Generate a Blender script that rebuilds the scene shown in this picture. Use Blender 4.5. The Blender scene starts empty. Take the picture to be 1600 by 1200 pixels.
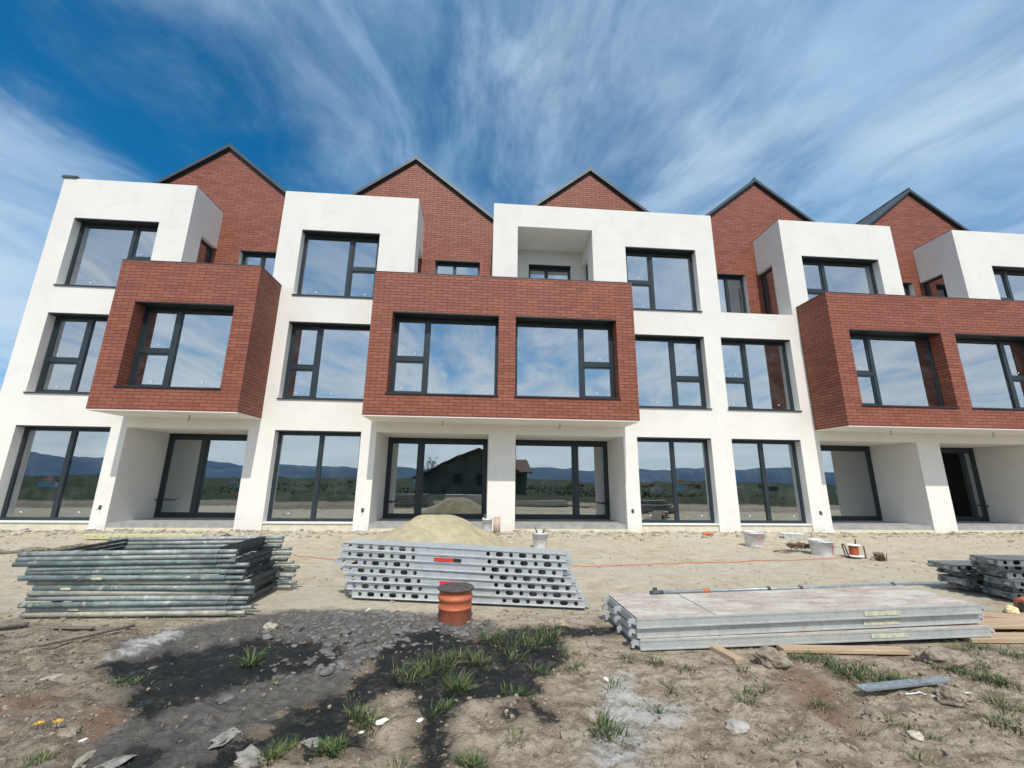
import bpy, bmesh, math, random
import numpy as np
from mathutils import Vector, Matrix, noise
R = math.radians
C = bpy.context.scene.collection
scn = bpy.context.scene
random.seed(7)

# ------------------------------------------------------------------ camera
cd = bpy.data.cameras.new('camera'); cam = bpy.data.objects.new('camera', cd); C.objects.link(cam)
cd.sensor_width = 36; cd.lens = 639.564/1600*36; cd.clip_start = 0.05; cd.clip_end = 60000
rt = Vector((0.99716182, -0.07444573, 0.01123138)); up = Vector((-0.02775073, -0.22475961, 0.974019)); fw = Vector((0.06998719, 0.97156624, 0.22618763))
m = Matrix((rt, up, -fw)).transposed().to_4x4(); m.translation = Vector((0, -11.191, 1.320)); cam.matrix_world = m
scn.camera = cam

# ------------------------------------------------------------------ light
SUN_EL = R(54.0); SUN = Vector((0.045, -1.0, 0)).normalized()*math.cos(SUN_EL) + Vector((0, 0, math.sin(SUN_EL)))
sl = bpy.data.lights.new('sun', 'SUN'); sl.energy = 4.0; sl.angle = R(0.53); sl.color = (1.0, 0.93, 0.83)
so = bpy.data.objects.new('sun', sl); C.objects.link(so); so.rotation_euler = SUN.to_track_quat('Z', 'Y').to_euler(); so.location = (0, -30, 40)
scn.view_settings.view_transform = 'Standard'; scn.view_settings.look = 'None'; scn.view_settings.gamma = 1.0
scn.view_settings.exposure = 0.0
scn.render.engine = 'CYCLES'
scn.cycles.max_bounces = 8; scn.cycles.diffuse_bounces = 4; scn.cycles.glossy_bounces = 4; scn.cycles.transparent_max_bounces = 16

class NT:
    """small helper to write node trees tersely"""
    def __init__(s, tree): s.t = tree
    def n(s, typ, ins=None, **props):
        nd = s.t.nodes.new(typ)
        for k, v in props.items(): setattr(nd, k, v)
        for k, v in (ins or {}).items():
            sk = nd.inputs[k]
            if hasattr(v, 'is_output') or isinstance(v, bpy.types.NodeSocket): s.t.links.new(v, sk)
            else: sk.default_value = v
        return nd
    def math(s, op, a, b=0.0, c=0.0, clamp=False):
        nd = s.n('ShaderNodeMath', {0: a, 1: b, 2: c}, operation=op, use_clamp=clamp); return nd.outputs[0]
    def mix(s, f, a, b, mode='MIX'):
        nd = s.n('ShaderNodeMix', data_type='RGBA', blend_type=mode)
        for i, v in ((0, f), (6, a), (7, b)):
            if isinstance(v, bpy.types.NodeSocket): s.t.links.new(v, nd.inputs[i])
            else: nd.inputs[i].default_value = v if i == 0 else (tuple(v)+(1,) if len(v) == 3 else v)
        return nd.outputs[2]
    def noise(s, vec, scale, detail=4, rough=0.5, dist=0.0, out=0):
        return s.n('ShaderNodeTexNoise', {'Vector': vec, 'Scale': scale, 'Detail': detail, 'Roughness': rough, 'Distortion': dist}).outputs[out]
    def ramp(s, fac, lo, hi, a=0.0, b=1.0, smooth=True):
        nd = s.n('ShaderNodeMapRange', {0: fac, 1: lo, 2: hi, 3: a, 4: b}, interpolation_type='SMOOTHSTEP' if smooth else 'LINEAR'); return nd.outputs[0]
    def cramp(s, fac, stops):
        nd = s.n('ShaderNodeValToRGB', {0: fac}); e = nd.color_ramp.elements
        while len(e) < len(stops): e.new(0.5)
        for el, (p, c) in zip(e, stops): el.position = p; el.color = tuple(c)+(1,)
        return nd.outputs[0]

# ------------------------------------------------------------------ world: sky with cirrus
w = bpy.data.worlds.new('World'); scn.world = w; w.use_nodes = True; T = NT(w.node_tree)
for nd in list(w.node_tree.nodes): w.node_tree.nodes.remove(nd)
sky = T.n('ShaderNodeTexSky', sky_type='NISHITA', sun_disc=False, sun_elevation=SUN_EL, sun_rotation=math.atan2(SUN.x, SUN.y), altitude=500, air_density=1.0, dust_density=0.3, ozone_density=2.0)
skyc = T.mix(1.0, sky.outputs[0], (0.10, 0.98, 1.35), 'MULTIPLY')
g = T.n('ShaderNodeTexCoord').outputs['Generated']
sp = T.n('ShaderNodeSeparateXYZ', {0: g}); X, Y, Z = sp.outputs
zz = T.math('ADD', T.math('MAXIMUM', Z, 0.0), 0.10)
u = T.math('DIVIDE', X, zz); v = T.math('DIVIDE', Y, zz)
uv = T.n('ShaderNodeCombineXYZ', {0: u, 1: v, 2: 0.0}).outputs[0]
wn = T.noise(uv, 0.45, 3, 0.5, 0.0, 1)
wv = T.n('ShaderNodeVectorMath', {0: wn, 1: (0.5, 0.5, 0.5)}, operation='SUBTRACT').outputs[0]
wv = T.n('ShaderNodeVectorMath', {0: wv, 'Scale': 1.5}, operation='SCALE').outputs[0]
uw = T.n('ShaderNodeVectorMath', {0: uv, 1: wv}, operation='ADD').outputs[0]
st = T.n('ShaderNodeMapping', {'Vector': uw, 'Rotation': (0, 0, R(-16)), 'Scale': (1.0, 0.40, 1.0)}).outputs[0]
n1 = T.noise(st, 2.9, 12, 0.60)
stf = T.n('ShaderNodeMapping', {'Vector': uw, 'Location': (7.3, 2.2, 0), 'Rotation': (0, 0, R(8)), 'Scale': (1.0, 0.16, 1.0)}).outputs[0]
n4 = T.noise(stf, 5.5, 9, 0.6)
n2 = T.noise(T.n('ShaderNodeMapping', {'Vector': uw, 'Location': (3.1, 1.7, 0), 'Rotation': (0, 0, R(20)), 'Scale': (1.0, 0.55, 1.0)}).outputs[0], 8.0, 9, 0.62)
n3 = T.noise(uw, 1.1, 4, 0.5)
def lobe(d, c0, c1):          # 1 inside the angular lobe round direction d
    d = Vector(d).normalized()
    dt = T.n('ShaderNodeVectorMath', {0: g, 1: tuple(d)}, operation='DOT_PRODUCT').outputs['Value']
    return T.ramp(dt, c0, c1)
SKY_LOBES = True
cov = T.math('MULTIPLY', lobe((0.22, 0.62, 0.72), 0.40, 0.98), 0.60)
cov = T.math('ADD', cov, T.math('MULTIPLY', lobe((0.75, 0.55, 0.62), 0.80, 0.99), 0.08))
cov = T.math('ADD', cov, T.math('MULTIPLY', lobe((-0.95, 0.72, 0.30), 0.93, 0.995), 0.95))
cov = T.math('SUBTRACT', cov, T.math('MULTIPLY', lobe((-0.66, 0.72, 0.50), 0.86, 0.99), 0.16))
cov = T.math('ADD', cov, T.math('MULTIPLY', lobe((-0.72, 0.38, 0.80), 0.90, 0.99), 0.20))
cov = T.math('ADD', cov, T.math('MULTIPLY', lobe((0.80, 0.45, 0.62), 0.955, 0.995), 0.22))
back = T.math('ADD', T.ramp(Y, 0.25, -0.3), T.math('MULTIPLY', T.ramp(Y, 0.1, -0.3), T.ramp(Z, 0.30, 0.02, 0, 0.55)))
cov = T.math('ADD', cov, T.math('MULTIPLY', back, 0.66))
dens = T.math('ADD', T.math('MULTIPLY', n1, 1.0), T.math('MULTIPLY', n2, 0.50))
dens = T.math('ADD', dens, T.math('MULTIPLY', n3, 0.45))
dens = T.math('ADD', dens, T.math('MULTIPLY', T.ramp(n4, 0.50, 0.72), 0.22))
dens = T.math('ADD', dens, cov)
dens = T.ramp(dens, 1.12, 2.00, 0.0, 0.92)
cloud = T.mix(T.ramp(n3, 0.35, 0.65), (3.6, 5.6, 7.9), (5.8, 7.3, 8.9))
cloud = T.mix(T.ramp(Y, 0.1, -0.5), cloud, T.mix(n3, (8.6, 9.4, 10.5), (12.6, 13.2, 13.8)))
col = T.mix(dens, skyc, cloud)
bg = T.n('ShaderNodeBackground', {0: col, 1: 0.10})
T.t.links.new(bg.outputs[0], T.n('ShaderNodeOutputWorld').inputs[0])

# ------------------------------------------------------------------ materials
def mat(name):
    mt = bpy.data.materials.new(name); mt.use_nodes = True
    t = NT(mt.node_tree); b = mt.node_tree.nodes['Principled BSDF']
    return mt, t, b
def setp(t, b, **kw):
    for k, v in kw.items():
        k = {'col': 'Base Color', 'rough': 'Roughness', 'metal': 'Metallic', 'normal': 'Normal', 'spec': 'Specular IOR Level'}[k]
        if isinstance(v, bpy.types.NodeSocket): t.t.links.new(v, b.inputs[k])
        elif k == 'Base Color': b.inputs[k].default_value = tuple(v)+(1,)
        else: b.inputs[k].default_value = v
def bump(t, h, s=0.3, d=0.01): return t.n('ShaderNodeBump', {'Height': h, 'Strength': s, 'Distance': d}).outputs[0]
def oc(t): return t.n('ShaderNodeTexCoord').outputs['Object']
def simple(name, c1, c2, scale=8, rough=0.6, metal=0.0, bs=0.15, bd=0.004, detail=6, bscale=None, rnd=0.0):
    mt, t, b = mat(name); v = oc(t)
    if rnd:
        oi = t.n('ShaderNodeObjectInfo').outputs['Random']
        v = t.n('ShaderNodeVectorMath', {0: v, 1: t.n('ShaderNodeCombineXYZ', {0: t.math('MULTIPLY', oi, 31.0), 1: oi, 2: t.math('MULTIPLY', oi, 17.0)}).outputs[0]}, operation='ADD').outputs[0]
    n = t.noise(v, scale, detail, 0.6)
    col = t.mix(t.ramp(n, 0.35, 0.65), c1, c2)
    if rnd: col = t.mix(1.0, col, t.cramp(oi, [(0, (1-rnd,)*3), (1, (1+rnd,)*3)]), 'MULTIPLY')
    setp(t, b, col=col, rough=rough, metal=metal, normal=bump(t, t.noise(v, bscale or scale*6, 5, 0.6), bs, bd))
    return mt

def m_plaster():
    mt, t, b = mat('white_render'); v = oc(t)
    n = t.noise(v, 0.7, 5, 0.6); f = t.noise(v, 160, 3, 0.6); z = t.n('ShaderNodeSeparateXYZ', {0: v}).outputs[2]
    col = t.mix(t.ramp(n, 0.3, 0.75), (0.725, 0.715, 0.68), (0.77, 0.763, 0.735))
    splash = t.math('MULTIPLY', t.ramp(t.math('ADD', z, t.math('MULTIPLY', t.noise(v, 5, 5, 0.65), 0.45)), 0.46, 0.12), 0.45)
    col = t.mix(splash, col, (0.55, 0.49, 0.40))
    patch = t.math('MULTIPLY', t.ramp(t.noise(v, 1.7, 7, 0.62), 0.52, 0.60), 0.35)
    col = t.mix(patch, col, (0.655, 0.65, 0.63))
    drip = t.noise(t.n('ShaderNodeMapping', {'Vector': v, 'Scale': (9.0, 9.0, 0.35)}).outputs[0], 1.0, 4, 0.6)
    col = t.mix(t.ramp(drip, 0.62, 0.78, 0, 0.22), col, (0.58, 0.56, 0.52))
    h = t.math('ADD', f, t.math('MULTIPLY', n, 0.6))
    setp(t, b, col=col, rough=0.9, spec=0.2, normal=bump(t, h, 0.25, 0.003)); return mt
def m_brick():
    mt, t, b = mat('brick_slips'); v = oc(t)
    s = t.n('ShaderNodeSeparateXYZ', {0: v})
    bv = t.n('ShaderNodeCombineXYZ', {0: t.math('ADD', s.outputs[0], s.outputs[1]), 1: s.outputs[2], 2: 0.0}).outputs[0]
    br = t.n('ShaderNodeTexBrick', {'Vector': bv, 'Color1': (0.205, 0.062, 0.038, 1), 'Color2': (0.32, 0.105, 0.066, 1), 'Mortar': (0.055, 0.032, 0.028, 1), 'Scale': 1.0, 'Mortar Size': 0.0062, 'Mortar Smooth': 0.25, 'Bias': 0.0, 'Brick Width': 0.30, 'Row Height': 0.083}, offset=0.5)
    n = t.noise(v, 0.6, 4, 0.6); nf = t.noise(v, 26, 6, 0.7)
    col = t.mix(t.ramp(n, 0.3, 0.7, 0.0, 0.35), br.outputs[0], (0.31, 0.115, 0.078), 'MIX')
    col = t.mix(br.outputs[1], col, (0.05, 0.028, 0.024))
    col = t.mix(t.ramp(nf, 0.35, 0.75, 0.0, 0.30), col, (0.17, 0.06, 0.045))
    h = t.math('SUBTRACT', t.math('MULTIPLY', nf, 0.25), br.outputs[1])
    setp(t, b, col=col, rough=t.ramp(br.outputs[1], 0, 1, 0.58, 0.9, False), spec=t.ramp(br.outputs[1], 0, 1, 0.35, 0.1, False), normal=bump(t, h, 0.55, 0.006)); return mt
def m_glass():
    mt = bpy.data.materials.new('window_glass'); mt.use_nodes = True; t = NT(mt.node_tree)
    for nd in list(mt.node_tree.nodes): mt.node_tree.nodes.remove(nd)
    v = oc(t)
    wav = bump(t, t.noise(v, 0.9, 2, 0.4), 0.09, 0.03)
    gl = t.n('ShaderNodeBsdfGlossy', {'Color': (0.90, 0.95, 1.0, 1), 'Roughness': 0.0, 'Normal': wav})
    tr = t.n('ShaderNodeBsdfTransparent', {'Color': (0.48, 0.56, 0.53, 1)})
    fr = t.n('ShaderNodeFresnel', {'IOR': 1.5}).outputs[0]
    fac = t.math('MULTIPLY_ADD', fr, 1.0, 0.40, clamp=True)
    mx = t.n('ShaderNodeMixShader', {0: fac, 1: tr.outputs[0], 2: gl.outputs[0]})
    dust = t.ramp(t.noise(v, 2.6, 8, 0.7), 0.40, 0.80, 0.0, 0.075)
    mx2 = t.n('ShaderNodeMixShader', {0: dust, 1: mx.outputs[0], 2: t.n('ShaderNodeBsdfDiffuse', {'Color': (0.62, 0.62, 0.58, 1)}).outputs[0]})
    t.t.links.new(mx2.outputs[0], t.n('ShaderNodeOutputMaterial').inputs[0]); return mt
def m_roof():
    mt, t, b = mat('anthracite_sheet'); v = oc(t)
    n = t.noise(v, 2.5, 5, 0.6)
    setp(t, b, col=t.mix(n, (0.05, 0.062, 0.072), (0.085, 0.10, 0.11)), rough=0.42, metal=0.35, normal=bump(t, n, 0.1, 0.01)); return mt
def m_galv(name='galvanised_steel', a=(0.60, 0.63, 0.645), bcol=(0.42, 0.45, 0.465), grime=0.35):
    mt, t, b = mat(name); v = oc(t); oi = t.n('ShaderNodeObjectInfo').outputs['Random']
    v = t.n('ShaderNodeVectorMath', {0: v, 1: t.n('ShaderNodeCombineXYZ', {0: t.math('MULTIPLY', oi, 13.0), 1: oi, 2: oi}).outputs[0]}, operation='ADD').outputs[0]
    n = t.noise(v, 9, 7, 0.65); vr = t.n('ShaderNodeTexVoronoi', {'Vector': v, 'Scale': 45}).outputs['Color']
    sp_ = t.n('ShaderNodeSeparateColor', {0: vr}).outputs[0]
    col = t.mix(t.ramp(n, 0.35, 0.7), a, bcol)
    col = t.mix(t.math('MULTIPLY', sp_, 0.25), col, (0.62, 0.65, 0.67))
    col = t.mix(t.ramp(t.noise(v, 4, 8, 0.75), 0.56, 0.72, 0, grime), col, (0.36, 0.32, 0.26))
    setp(t, b, col=col, rough=t.ramp(n, 0.3, 0.7, 0.38, 0.62), metal=0.45, normal=bump(t, n, 0.2, 0.002)); return mt
def m_tube(name, base, dark, splat):
    mt, t, b = mat(name); v = oc(t); oi = t.n('ShaderNodeObjectInfo').outputs['Random']
    v = t.n('ShaderNodeVectorMath', {0: v, 1: t.n('ShaderNodeCombineXYZ', {0: t.math('MULTIPLY', oi, 23.0), 1: t.math('MULTIPLY', oi, 7.0), 2: oi}).outputs[0]}, operation='ADD').outputs[0]
    n = t.noise(v, 5, 8, 0.7); s1 = t.noise(v, 11, 6, 0.75); s2 = t.noise(v, 30, 4, 0.7)
    col = t.mix(t.ramp(n, 0.38, 0.62), base, dark)
    col = t.mix(t.ramp(s1, 0.57, 0.62, 0, 0.85), col, splat)
    col = t.mix(t.ramp(s2, 0.64, 0.70, 0, 0.7), col, (0.66, 0.64, 0.58))
    col = t.mix(t.ramp(t.noise(v, 3.1, 3, 0.5), 0.70, 0.73, 0, 0.8), col, (0.10, 0.26, 0.36))
    setp(t, b, col=col, rough=0.62, metal=0.25, normal=bump(t, s1, 0.4, 0.003)); return mt
def m_wood(name, a, b_, sc=(2.0, 40.0, 40.0), rough=0.7):
    mt, t, b = mat(name); v = t.n('ShaderNodeMapping', {'Vector': oc(t), 'Scale': sc}).outputs[0]
    n = t.noise(v, 1.0, 6, 0.6, 1.2)
    setp(t, b, col=t.mix(t.ramp(n, 0.3, 0.7), a, b_), rough=rough, normal=bump(t, n, 0.3, 0.003)); return mt
def m_bucket():
    mt, t, b = mat('white_bucket_plastic'); v = oc(t)
    n = t.noise(v, 14, 7, 0.75)
    col = t.mix(t.ramp(n, 0.52, 0.60, 0, 0.75), (0.66, 0.67, 0.68), (0.42, 0.41, 0.38))
    setp(t, b, col=col, rough=0.45, normal=bump(t, n, 0.15, 0.004)); return mt
def m_ply():
    mt, t, b = mat('worn_plywood'); v = oc(t); vs = t.n('ShaderNodeMapping', {'Vector': v, 'Scale': (1.0, 3.0, 1.0)}).outputs[0]
    n = t.noise(vs, 2.2, 9, 0.72); n2 = t.noise(vs, 14, 8, 0.75)
    col = t.mix(t.ramp(n, 0.35, 0.65), (0.34, 0.28, 0.235), (0.53, 0.50, 0.455))
    col = t.mix(t.ramp(n2, 0.52, 0.66, 0, 0.6), col, (0.70, 0.69, 0.66))
    col = t.mix(t.ramp(t.noise(vs, 5.0, 8, 0.8), 0.52, 0.66, 0, 0.7), col, (0.24, 0.20, 0.175))
    setp(t, b, col=col, rough=0.85, normal=bump(t, n2, 0.3, 0.003)); return mt
def m_pipe():
    mt, t, b = mat('orange_sewer_pipe'); v = oc(t); z = t.n('ShaderNodeSeparateXYZ', {0: v}).outputs[2]
    n = t.noise(v, 55, 4, 0.7); n2 = t.noise(v, 9, 6, 0.7)
    col = t.mix(n2, (0.42, 0.105, 0.045), (0.52, 0.15, 0.07))
    col = t.mix(t.ramp(t.math('ADD', z, t.math('MULTIPLY', n2, 0.16)), 0.27, 0.12, 0, 0.8), col, (0.20, 0.085, 0.065))
    col = t.mix(t.ramp(n, 0.60, 0.66), col, (0.03, 0.022, 0.02))
    setp(t, b, col=col, rough=0.55, normal=bump(t, n, 0.3, 0.003)); return mt
def m_ground():
    mt, t, b = mat('site_earth'); v = oc(t)
    s = t.n('ShaderNodeSeparateXYZ', {0: v}); px_, py_, pz_ = s.outputs
    at = t.n('ShaderNodeVertexColor', layer_name='masks'); ms = t.n('ShaderNodeSeparateColor', {0: at.outputs[0]}).outputs
    at2 = t.n('ShaderNodeVertexColor', layer_name='masks_b'); ms2 = t.n('ShaderNodeSeparateColor', {0: at2.outputs[0]}).outputs
    nl = t.noise(v, 0.55, 5, 0.6); nm = t.noise(v, 3.2, 8, 0.68); nf = t.noise(v, 16, 8, 0.72); nff = t.noise(v, 75, 5, 0.7)
    skew = t.n('ShaderNodeMapping', {'Vector': v, 'Rotation': (0, 0, R(-35)), 'Scale': (1.0, 2.2, 1.0)}).outputs[0]
    ns = t.noise(skew, 4.5, 9, 0.72)
    # far strip: pale dry soil
    dry = t.mix(t.ramp(nm, 0.32, 0.68), (0.46, 0.385, 0.27), (0.62, 0.555, 0.42))
    dry = t.mix(t.ramp(nl, 0.42, 0.66, 0, 0.7), dry, (0.55, 0.52, 0.44))
    dry = t.mix(t.ramp(nf, 0.50, 0.68, 0, 0.5), dry, (0.68, 0.64, 0.54))
    dry = t.mix(t.ramp(nff, 0.56, 0.72, 0, 0.5), dry, (0.28, 0.22, 0.155))
    # near: grey-brown trampled earth
    near = t.mix(t.ramp(ns, 0.34, 0.66), (0.215, 0.165, 0.115), (0.56, 0.475, 0.365))
    near = t.mix(t.ramp(t.math('ADD', px_, t.math('MULTIPLY', nl, 1.6)), 0.2, -1.6, 0, 0.6), near, t.mix(t.ramp(ns, 0.34, 0.66), (0.10, 0.083, 0.063), (0.29, 0.25, 0.20)))
    near = t.mix(t.ramp(nf, 0.52, 0.66, 0, 0.6), near, (0.58, 0.53, 0.44))
    near = t.mix(t.ramp(t.noise(v, 110, 3, 0.6), 0.66, 0.72, 0, 0.9), near, (0.66, 0.64, 0.58))
    near = t.mix(t.ramp(nff, 0.52, 0.70, 0, 0.5), near, (0.09, 0.072, 0.055))
    front = t.ramp(t.math('ADD', py_, t.math('MULTIPLY_ADD', nm, 1.3, -0.65)), -6.25, -7.1)
    col = t.mix(front, dry, near)
    edge = t.math('ADD', t.math('MULTIPLY_ADD', nf, 0.55, -0.275), t.math('MULTIPLY_ADD', nm, 0.35, -0.175))
    edge = t.math('ADD', edge, t.math('MULTIPLY_ADD', ns, 1.5, -0.75))
    def msk(o, lo=0.40, hi=0.60): return t.ramp(t.math('ADD', o, edge), lo, hi)
    red = t.math('MULTIPLY', msk(ms2[0], 0.25, 0.8), 0.75)
    col = t.mix(red, col, t.mix(nf, (0.16, 0.085, 0.055), (0.32, 0.20, 0.14)))
    mud = msk(ms[2], 0.30, 0.70)
    mudc = t.mix(t.ramp(nf, 0.35, 0.7), (0.095, 0.090, 0.086), (0.20, 0.19, 0.178))
    col = t.mix(t.math('MULTIPLY', mud, 0.93), col, mudc)
    pow_ = t.math('MULTIPLY', msk(ms[1], 0.35, 1.15), t.ramp(t.math('ADD', ns, t.math('MULTIPLY', nf, .6)), 0.62, 0.90, 0.25, 0.95))
    col = t.mix(pow_, col, t.mix(nf, (0.46, 0.455, 0.43), (0.66, 0.66, 0.64)))
    damp = t.math('MULTIPLY', msk(ms[0], 0.10, 0.55), 0.55)
    col = t.mix(damp, col, (0.060, 0.052, 0.045))
    wet = t.math('MULTIPLY', msk(ms[0], 0.42, 0.58), t.ramp(t.math('ADD', t.math('MULTIPLY', nf, .6), t.math('MULTIPLY', ns, .4)), 0.50, 0.62, 1.0, 0.45))
    wetc = t.mix(t.ramp(t.math('ADD', t.math('MULTIPLY', ns, .6), t.math('MULTIPLY', nf, .4)), 0.48, 0.66), (0.008, 0.011, 0.012), (0.105, 0.098, 0.090))
    col = t.mix(wet, col, wetc)
    # the plain beyond the site: grass
    plain = t.ramp(t.math('ADD', py_, t.math('MULTIPLY', nl, 4.0)), -8.6, -11.0)
    gr = t.mix(t.ramp(t.noise(v, 0.012, 6, 0.6), 0.38, 0.62), (0.010, 0.030, 0.008), (0.034, 0.044, 0.018))
    col = t.mix(plain, col, gr)
    h = t.math('ADD', t.math('MULTIPLY', nf, 0.75), t.math('ADD', t.math('MULTIPLY', nff, 0.42), t.math('MULTIPLY', ns, 0.8)))
    h = t.math('MULTIPLY', h, t.math('MULTIPLY_ADD', wet, -0.5, 1.0))
    rough = t.ramp(wet, 0, 1, 0.95, 0.50, False)
    setp(t, b, col=col, rough=rough, spec=t.ramp(wet, 0, 1, 0.15, 0.35, False), normal=bump(t, h, 1.0, 0.042)); return mt

M = {}
M['plaster'] = m_plaster(); M['brick'] = m_brick(); M['glass'] = m_glass(); M['roof'] = m_roof()
M['frame'] = simple('dark_window_profile', (0.014, 0.025, 0.032), (0.018, 0.031, 0.039), 3, 0.38, bs=0.03)
M['reveal'] = simple('blind_box_and_shadow_strip', (0.012, 0.018, 0.022), (0.016, 0.022, 0.026), 3, 0.5, bs=0.03)
M['plinth'] = simple('yellow_foam_plinth', (0.56, 0.53, 0.40), (0.64, 0.62, 0.52), 6, 0.9, bs=0.4, bd=0.01)
M['concrete'] = simple('grey_screed', (0.27, 0.27, 0.27), (0.36, 0.36, 0.355), 5, 0.85, bs=0.4, bd=0.006)
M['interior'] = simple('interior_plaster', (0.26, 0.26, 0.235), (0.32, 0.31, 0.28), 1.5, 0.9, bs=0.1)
M['galv'] = m_galv(); M['galv_dark'] = m_galv('weathered_steel', (0.20, 0.225, 0.235), (0.10, 0.115, 0.125), 0.25)
M['alu'] = m_galv('dull_aluminium_rail', (0.58, 0.59, 0.57), (0.40, 0.43, 0.415), 0.6)
M['tube_green'] = m_tube('grey_green_tube', (0.225, 0.285, 0.275), (0.120, 0.155, 0.155), (0.45, 0.46, 0.42))
M['tube_cream'] = m_tube('plaster_caked_tube', (0.46, 0.44, 0.36), (0.25, 0.27, 0.24), (0.56, 0.54, 0.46))
M['tube_grey'] = m_tube('pale_grey_tube', (0.36, 0.39, 0.38), (0.19, 0.22, 0.22), (0.56, 0.55, 0.50))
M['dark_steel'] = simple('dark_transom_steel', (0.04, 0.047, 0.052), (0.10, 0.11, 0.115), 12, 0.6, 0.3)
M['wood'] = m_wood('fresh_timber', (0.36, 0.25, 0.15), (0.48, 0.37, 0.25))
M['wood_old'] = m_wood('weathered_stick', (0.12, 0.10, 0.08), (0.23, 0.20, 0.165))
M['bucket'] = m_bucket(); M['ply'] = m_ply(); M['pipe'] = m_pipe()
M['tar'] = simple('dried_slurry', (0.055, 0.045, 0.045), (0.10, 0.085, 0.08), 20, 0.85, bs=0.6, bd=0.01)
M['red'] = simple('red_sticker', (0.62, 0.035, 0.02), (0.70, 0.05, 0.03), 12, 0.5)
M['redprint'] = simple('red_print', (0.55, 0.07, 0.07), (0.66, 0.16, 0.15), 30, 0.6)
M['black'] = simple('black_rubber', (0.012, 0.012, 0.013), (0.022, 0.022, 0.022), 12, 0.5)
M['sticker'] = simple('faded_yellow_sticker', (0.60, 0.58, 0.40), (0.42, 0.43, 0.36), 22, 0.6, detail=3)
M['sand'] = simple('pile_sand', (0.36, 0.32, 0.205), (0.46, 0.41, 0.28), 5, 0.95, bs=0.8, bd=0.02, bscale=60)
M['stone'] = simple('site_stone', (0.34, 0.31, 0.25), (0.54, 0.50, 0.42), 9, 0.9, bs=0.5, bd=0.01, rnd=0.3)
M['pale_stone'] = simple('pale_stone', (0.27, 0.26, 0.235), (0.44, 0.42, 0.38), 14, 0.9, bs=0.6, bd=0.01)
M['clod'] = simple('earth_clod', (0.19, 0.155, 0.115), (0.38, 0.325, 0.255), 12, 0.95, bs=0.9, bd=0.02)
M['mudclod'] = simple('dark_mud_lump', (0.090, 0.085, 0.082), (0.185, 0.175, 0.166), 10, 0.85, bs=0.5, bd=0.01)
M['grass'] = simple('grass_blade', (0.022, 0.050, 0.012), (0.080, 0.125, 0.034), 14, 0.6, bs=0.0, detail=2)
M['dry_grass'] = simple('straw', (0.30, 0.25, 0.13), (0.22, 0.20, 0.09), 14, 0.8, bs=0.0, detail=2)
M['petal'] = simple('yellow_petal', (0.75, 0.45, 0.02), (0.8, 0.55, 0.03), 40, 0.6)
M['cable_red'] = simple('red_string', (0.55, 0.13, 0.08), (0.62, 0.2, 0.13), 10, 0.6)
M['cable_brown'] = simple('dirty_brown_cable', (0.12, 0.075, 0.05), (0.20, 0.14, 0.10), 15, 0.8)
M['cable_orange'] = simple('orange_cable', (0.50, 0.10, 0.035), (0.58, 0.16, 0.06), 60, 0.5)
M['white'] = simple('white_scrap', (0.72, 0.72, 0.70), (0.80, 0.80, 0.79), 12, 0.8, bs=0.4)
M['yellow_rail'] = simple('yellow_painted_rail', (0.50, 0.49, 0.25), (0.60, 0.58, 0.38), 14, 0.6, bs=0.2)
M['strip'] = m_galv('blue_grey_strip', (0.30, 0.35, 0.38), (0.17, 0.21, 0.23), 0.4)
M['cloth'] = simple('dirty_cloth', (0.10, 0.085, 0.06), (0.30, 0.26, 0.19), 22, 0.95, bs=0.8, bd=0.02)
M['hazy_forest'] = simple('mountain_haze_blue', (0.030, 0.085, 0.155), (0.055, 0.120, 0.200), 0.0006, 1.0, bs=0.0)  # blue of the distance haze is put into the forest colour
M['house_wall'] = simple('neighbour_wall', (0.13, 0.125, 0.085), (0.17, 0.16, 0.11), 1.2, 0.9)
M['house_roof'] = simple('brown_tiles', (0.14, 0.065, 0.045), (0.20, 0.095, 0.065), 3, 0.85)
M['leaf'] = simple('tree_leaf', (0.025, 0.05, 0.015), (0.06, 0.09, 0.03), 0.3, 0.8, bs=0.0)
M['bark'] = simple('tree_bark', (0.06, 0.045, 0.035), (0.11, 0.09, 0.07), 6, 0.9)

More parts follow.
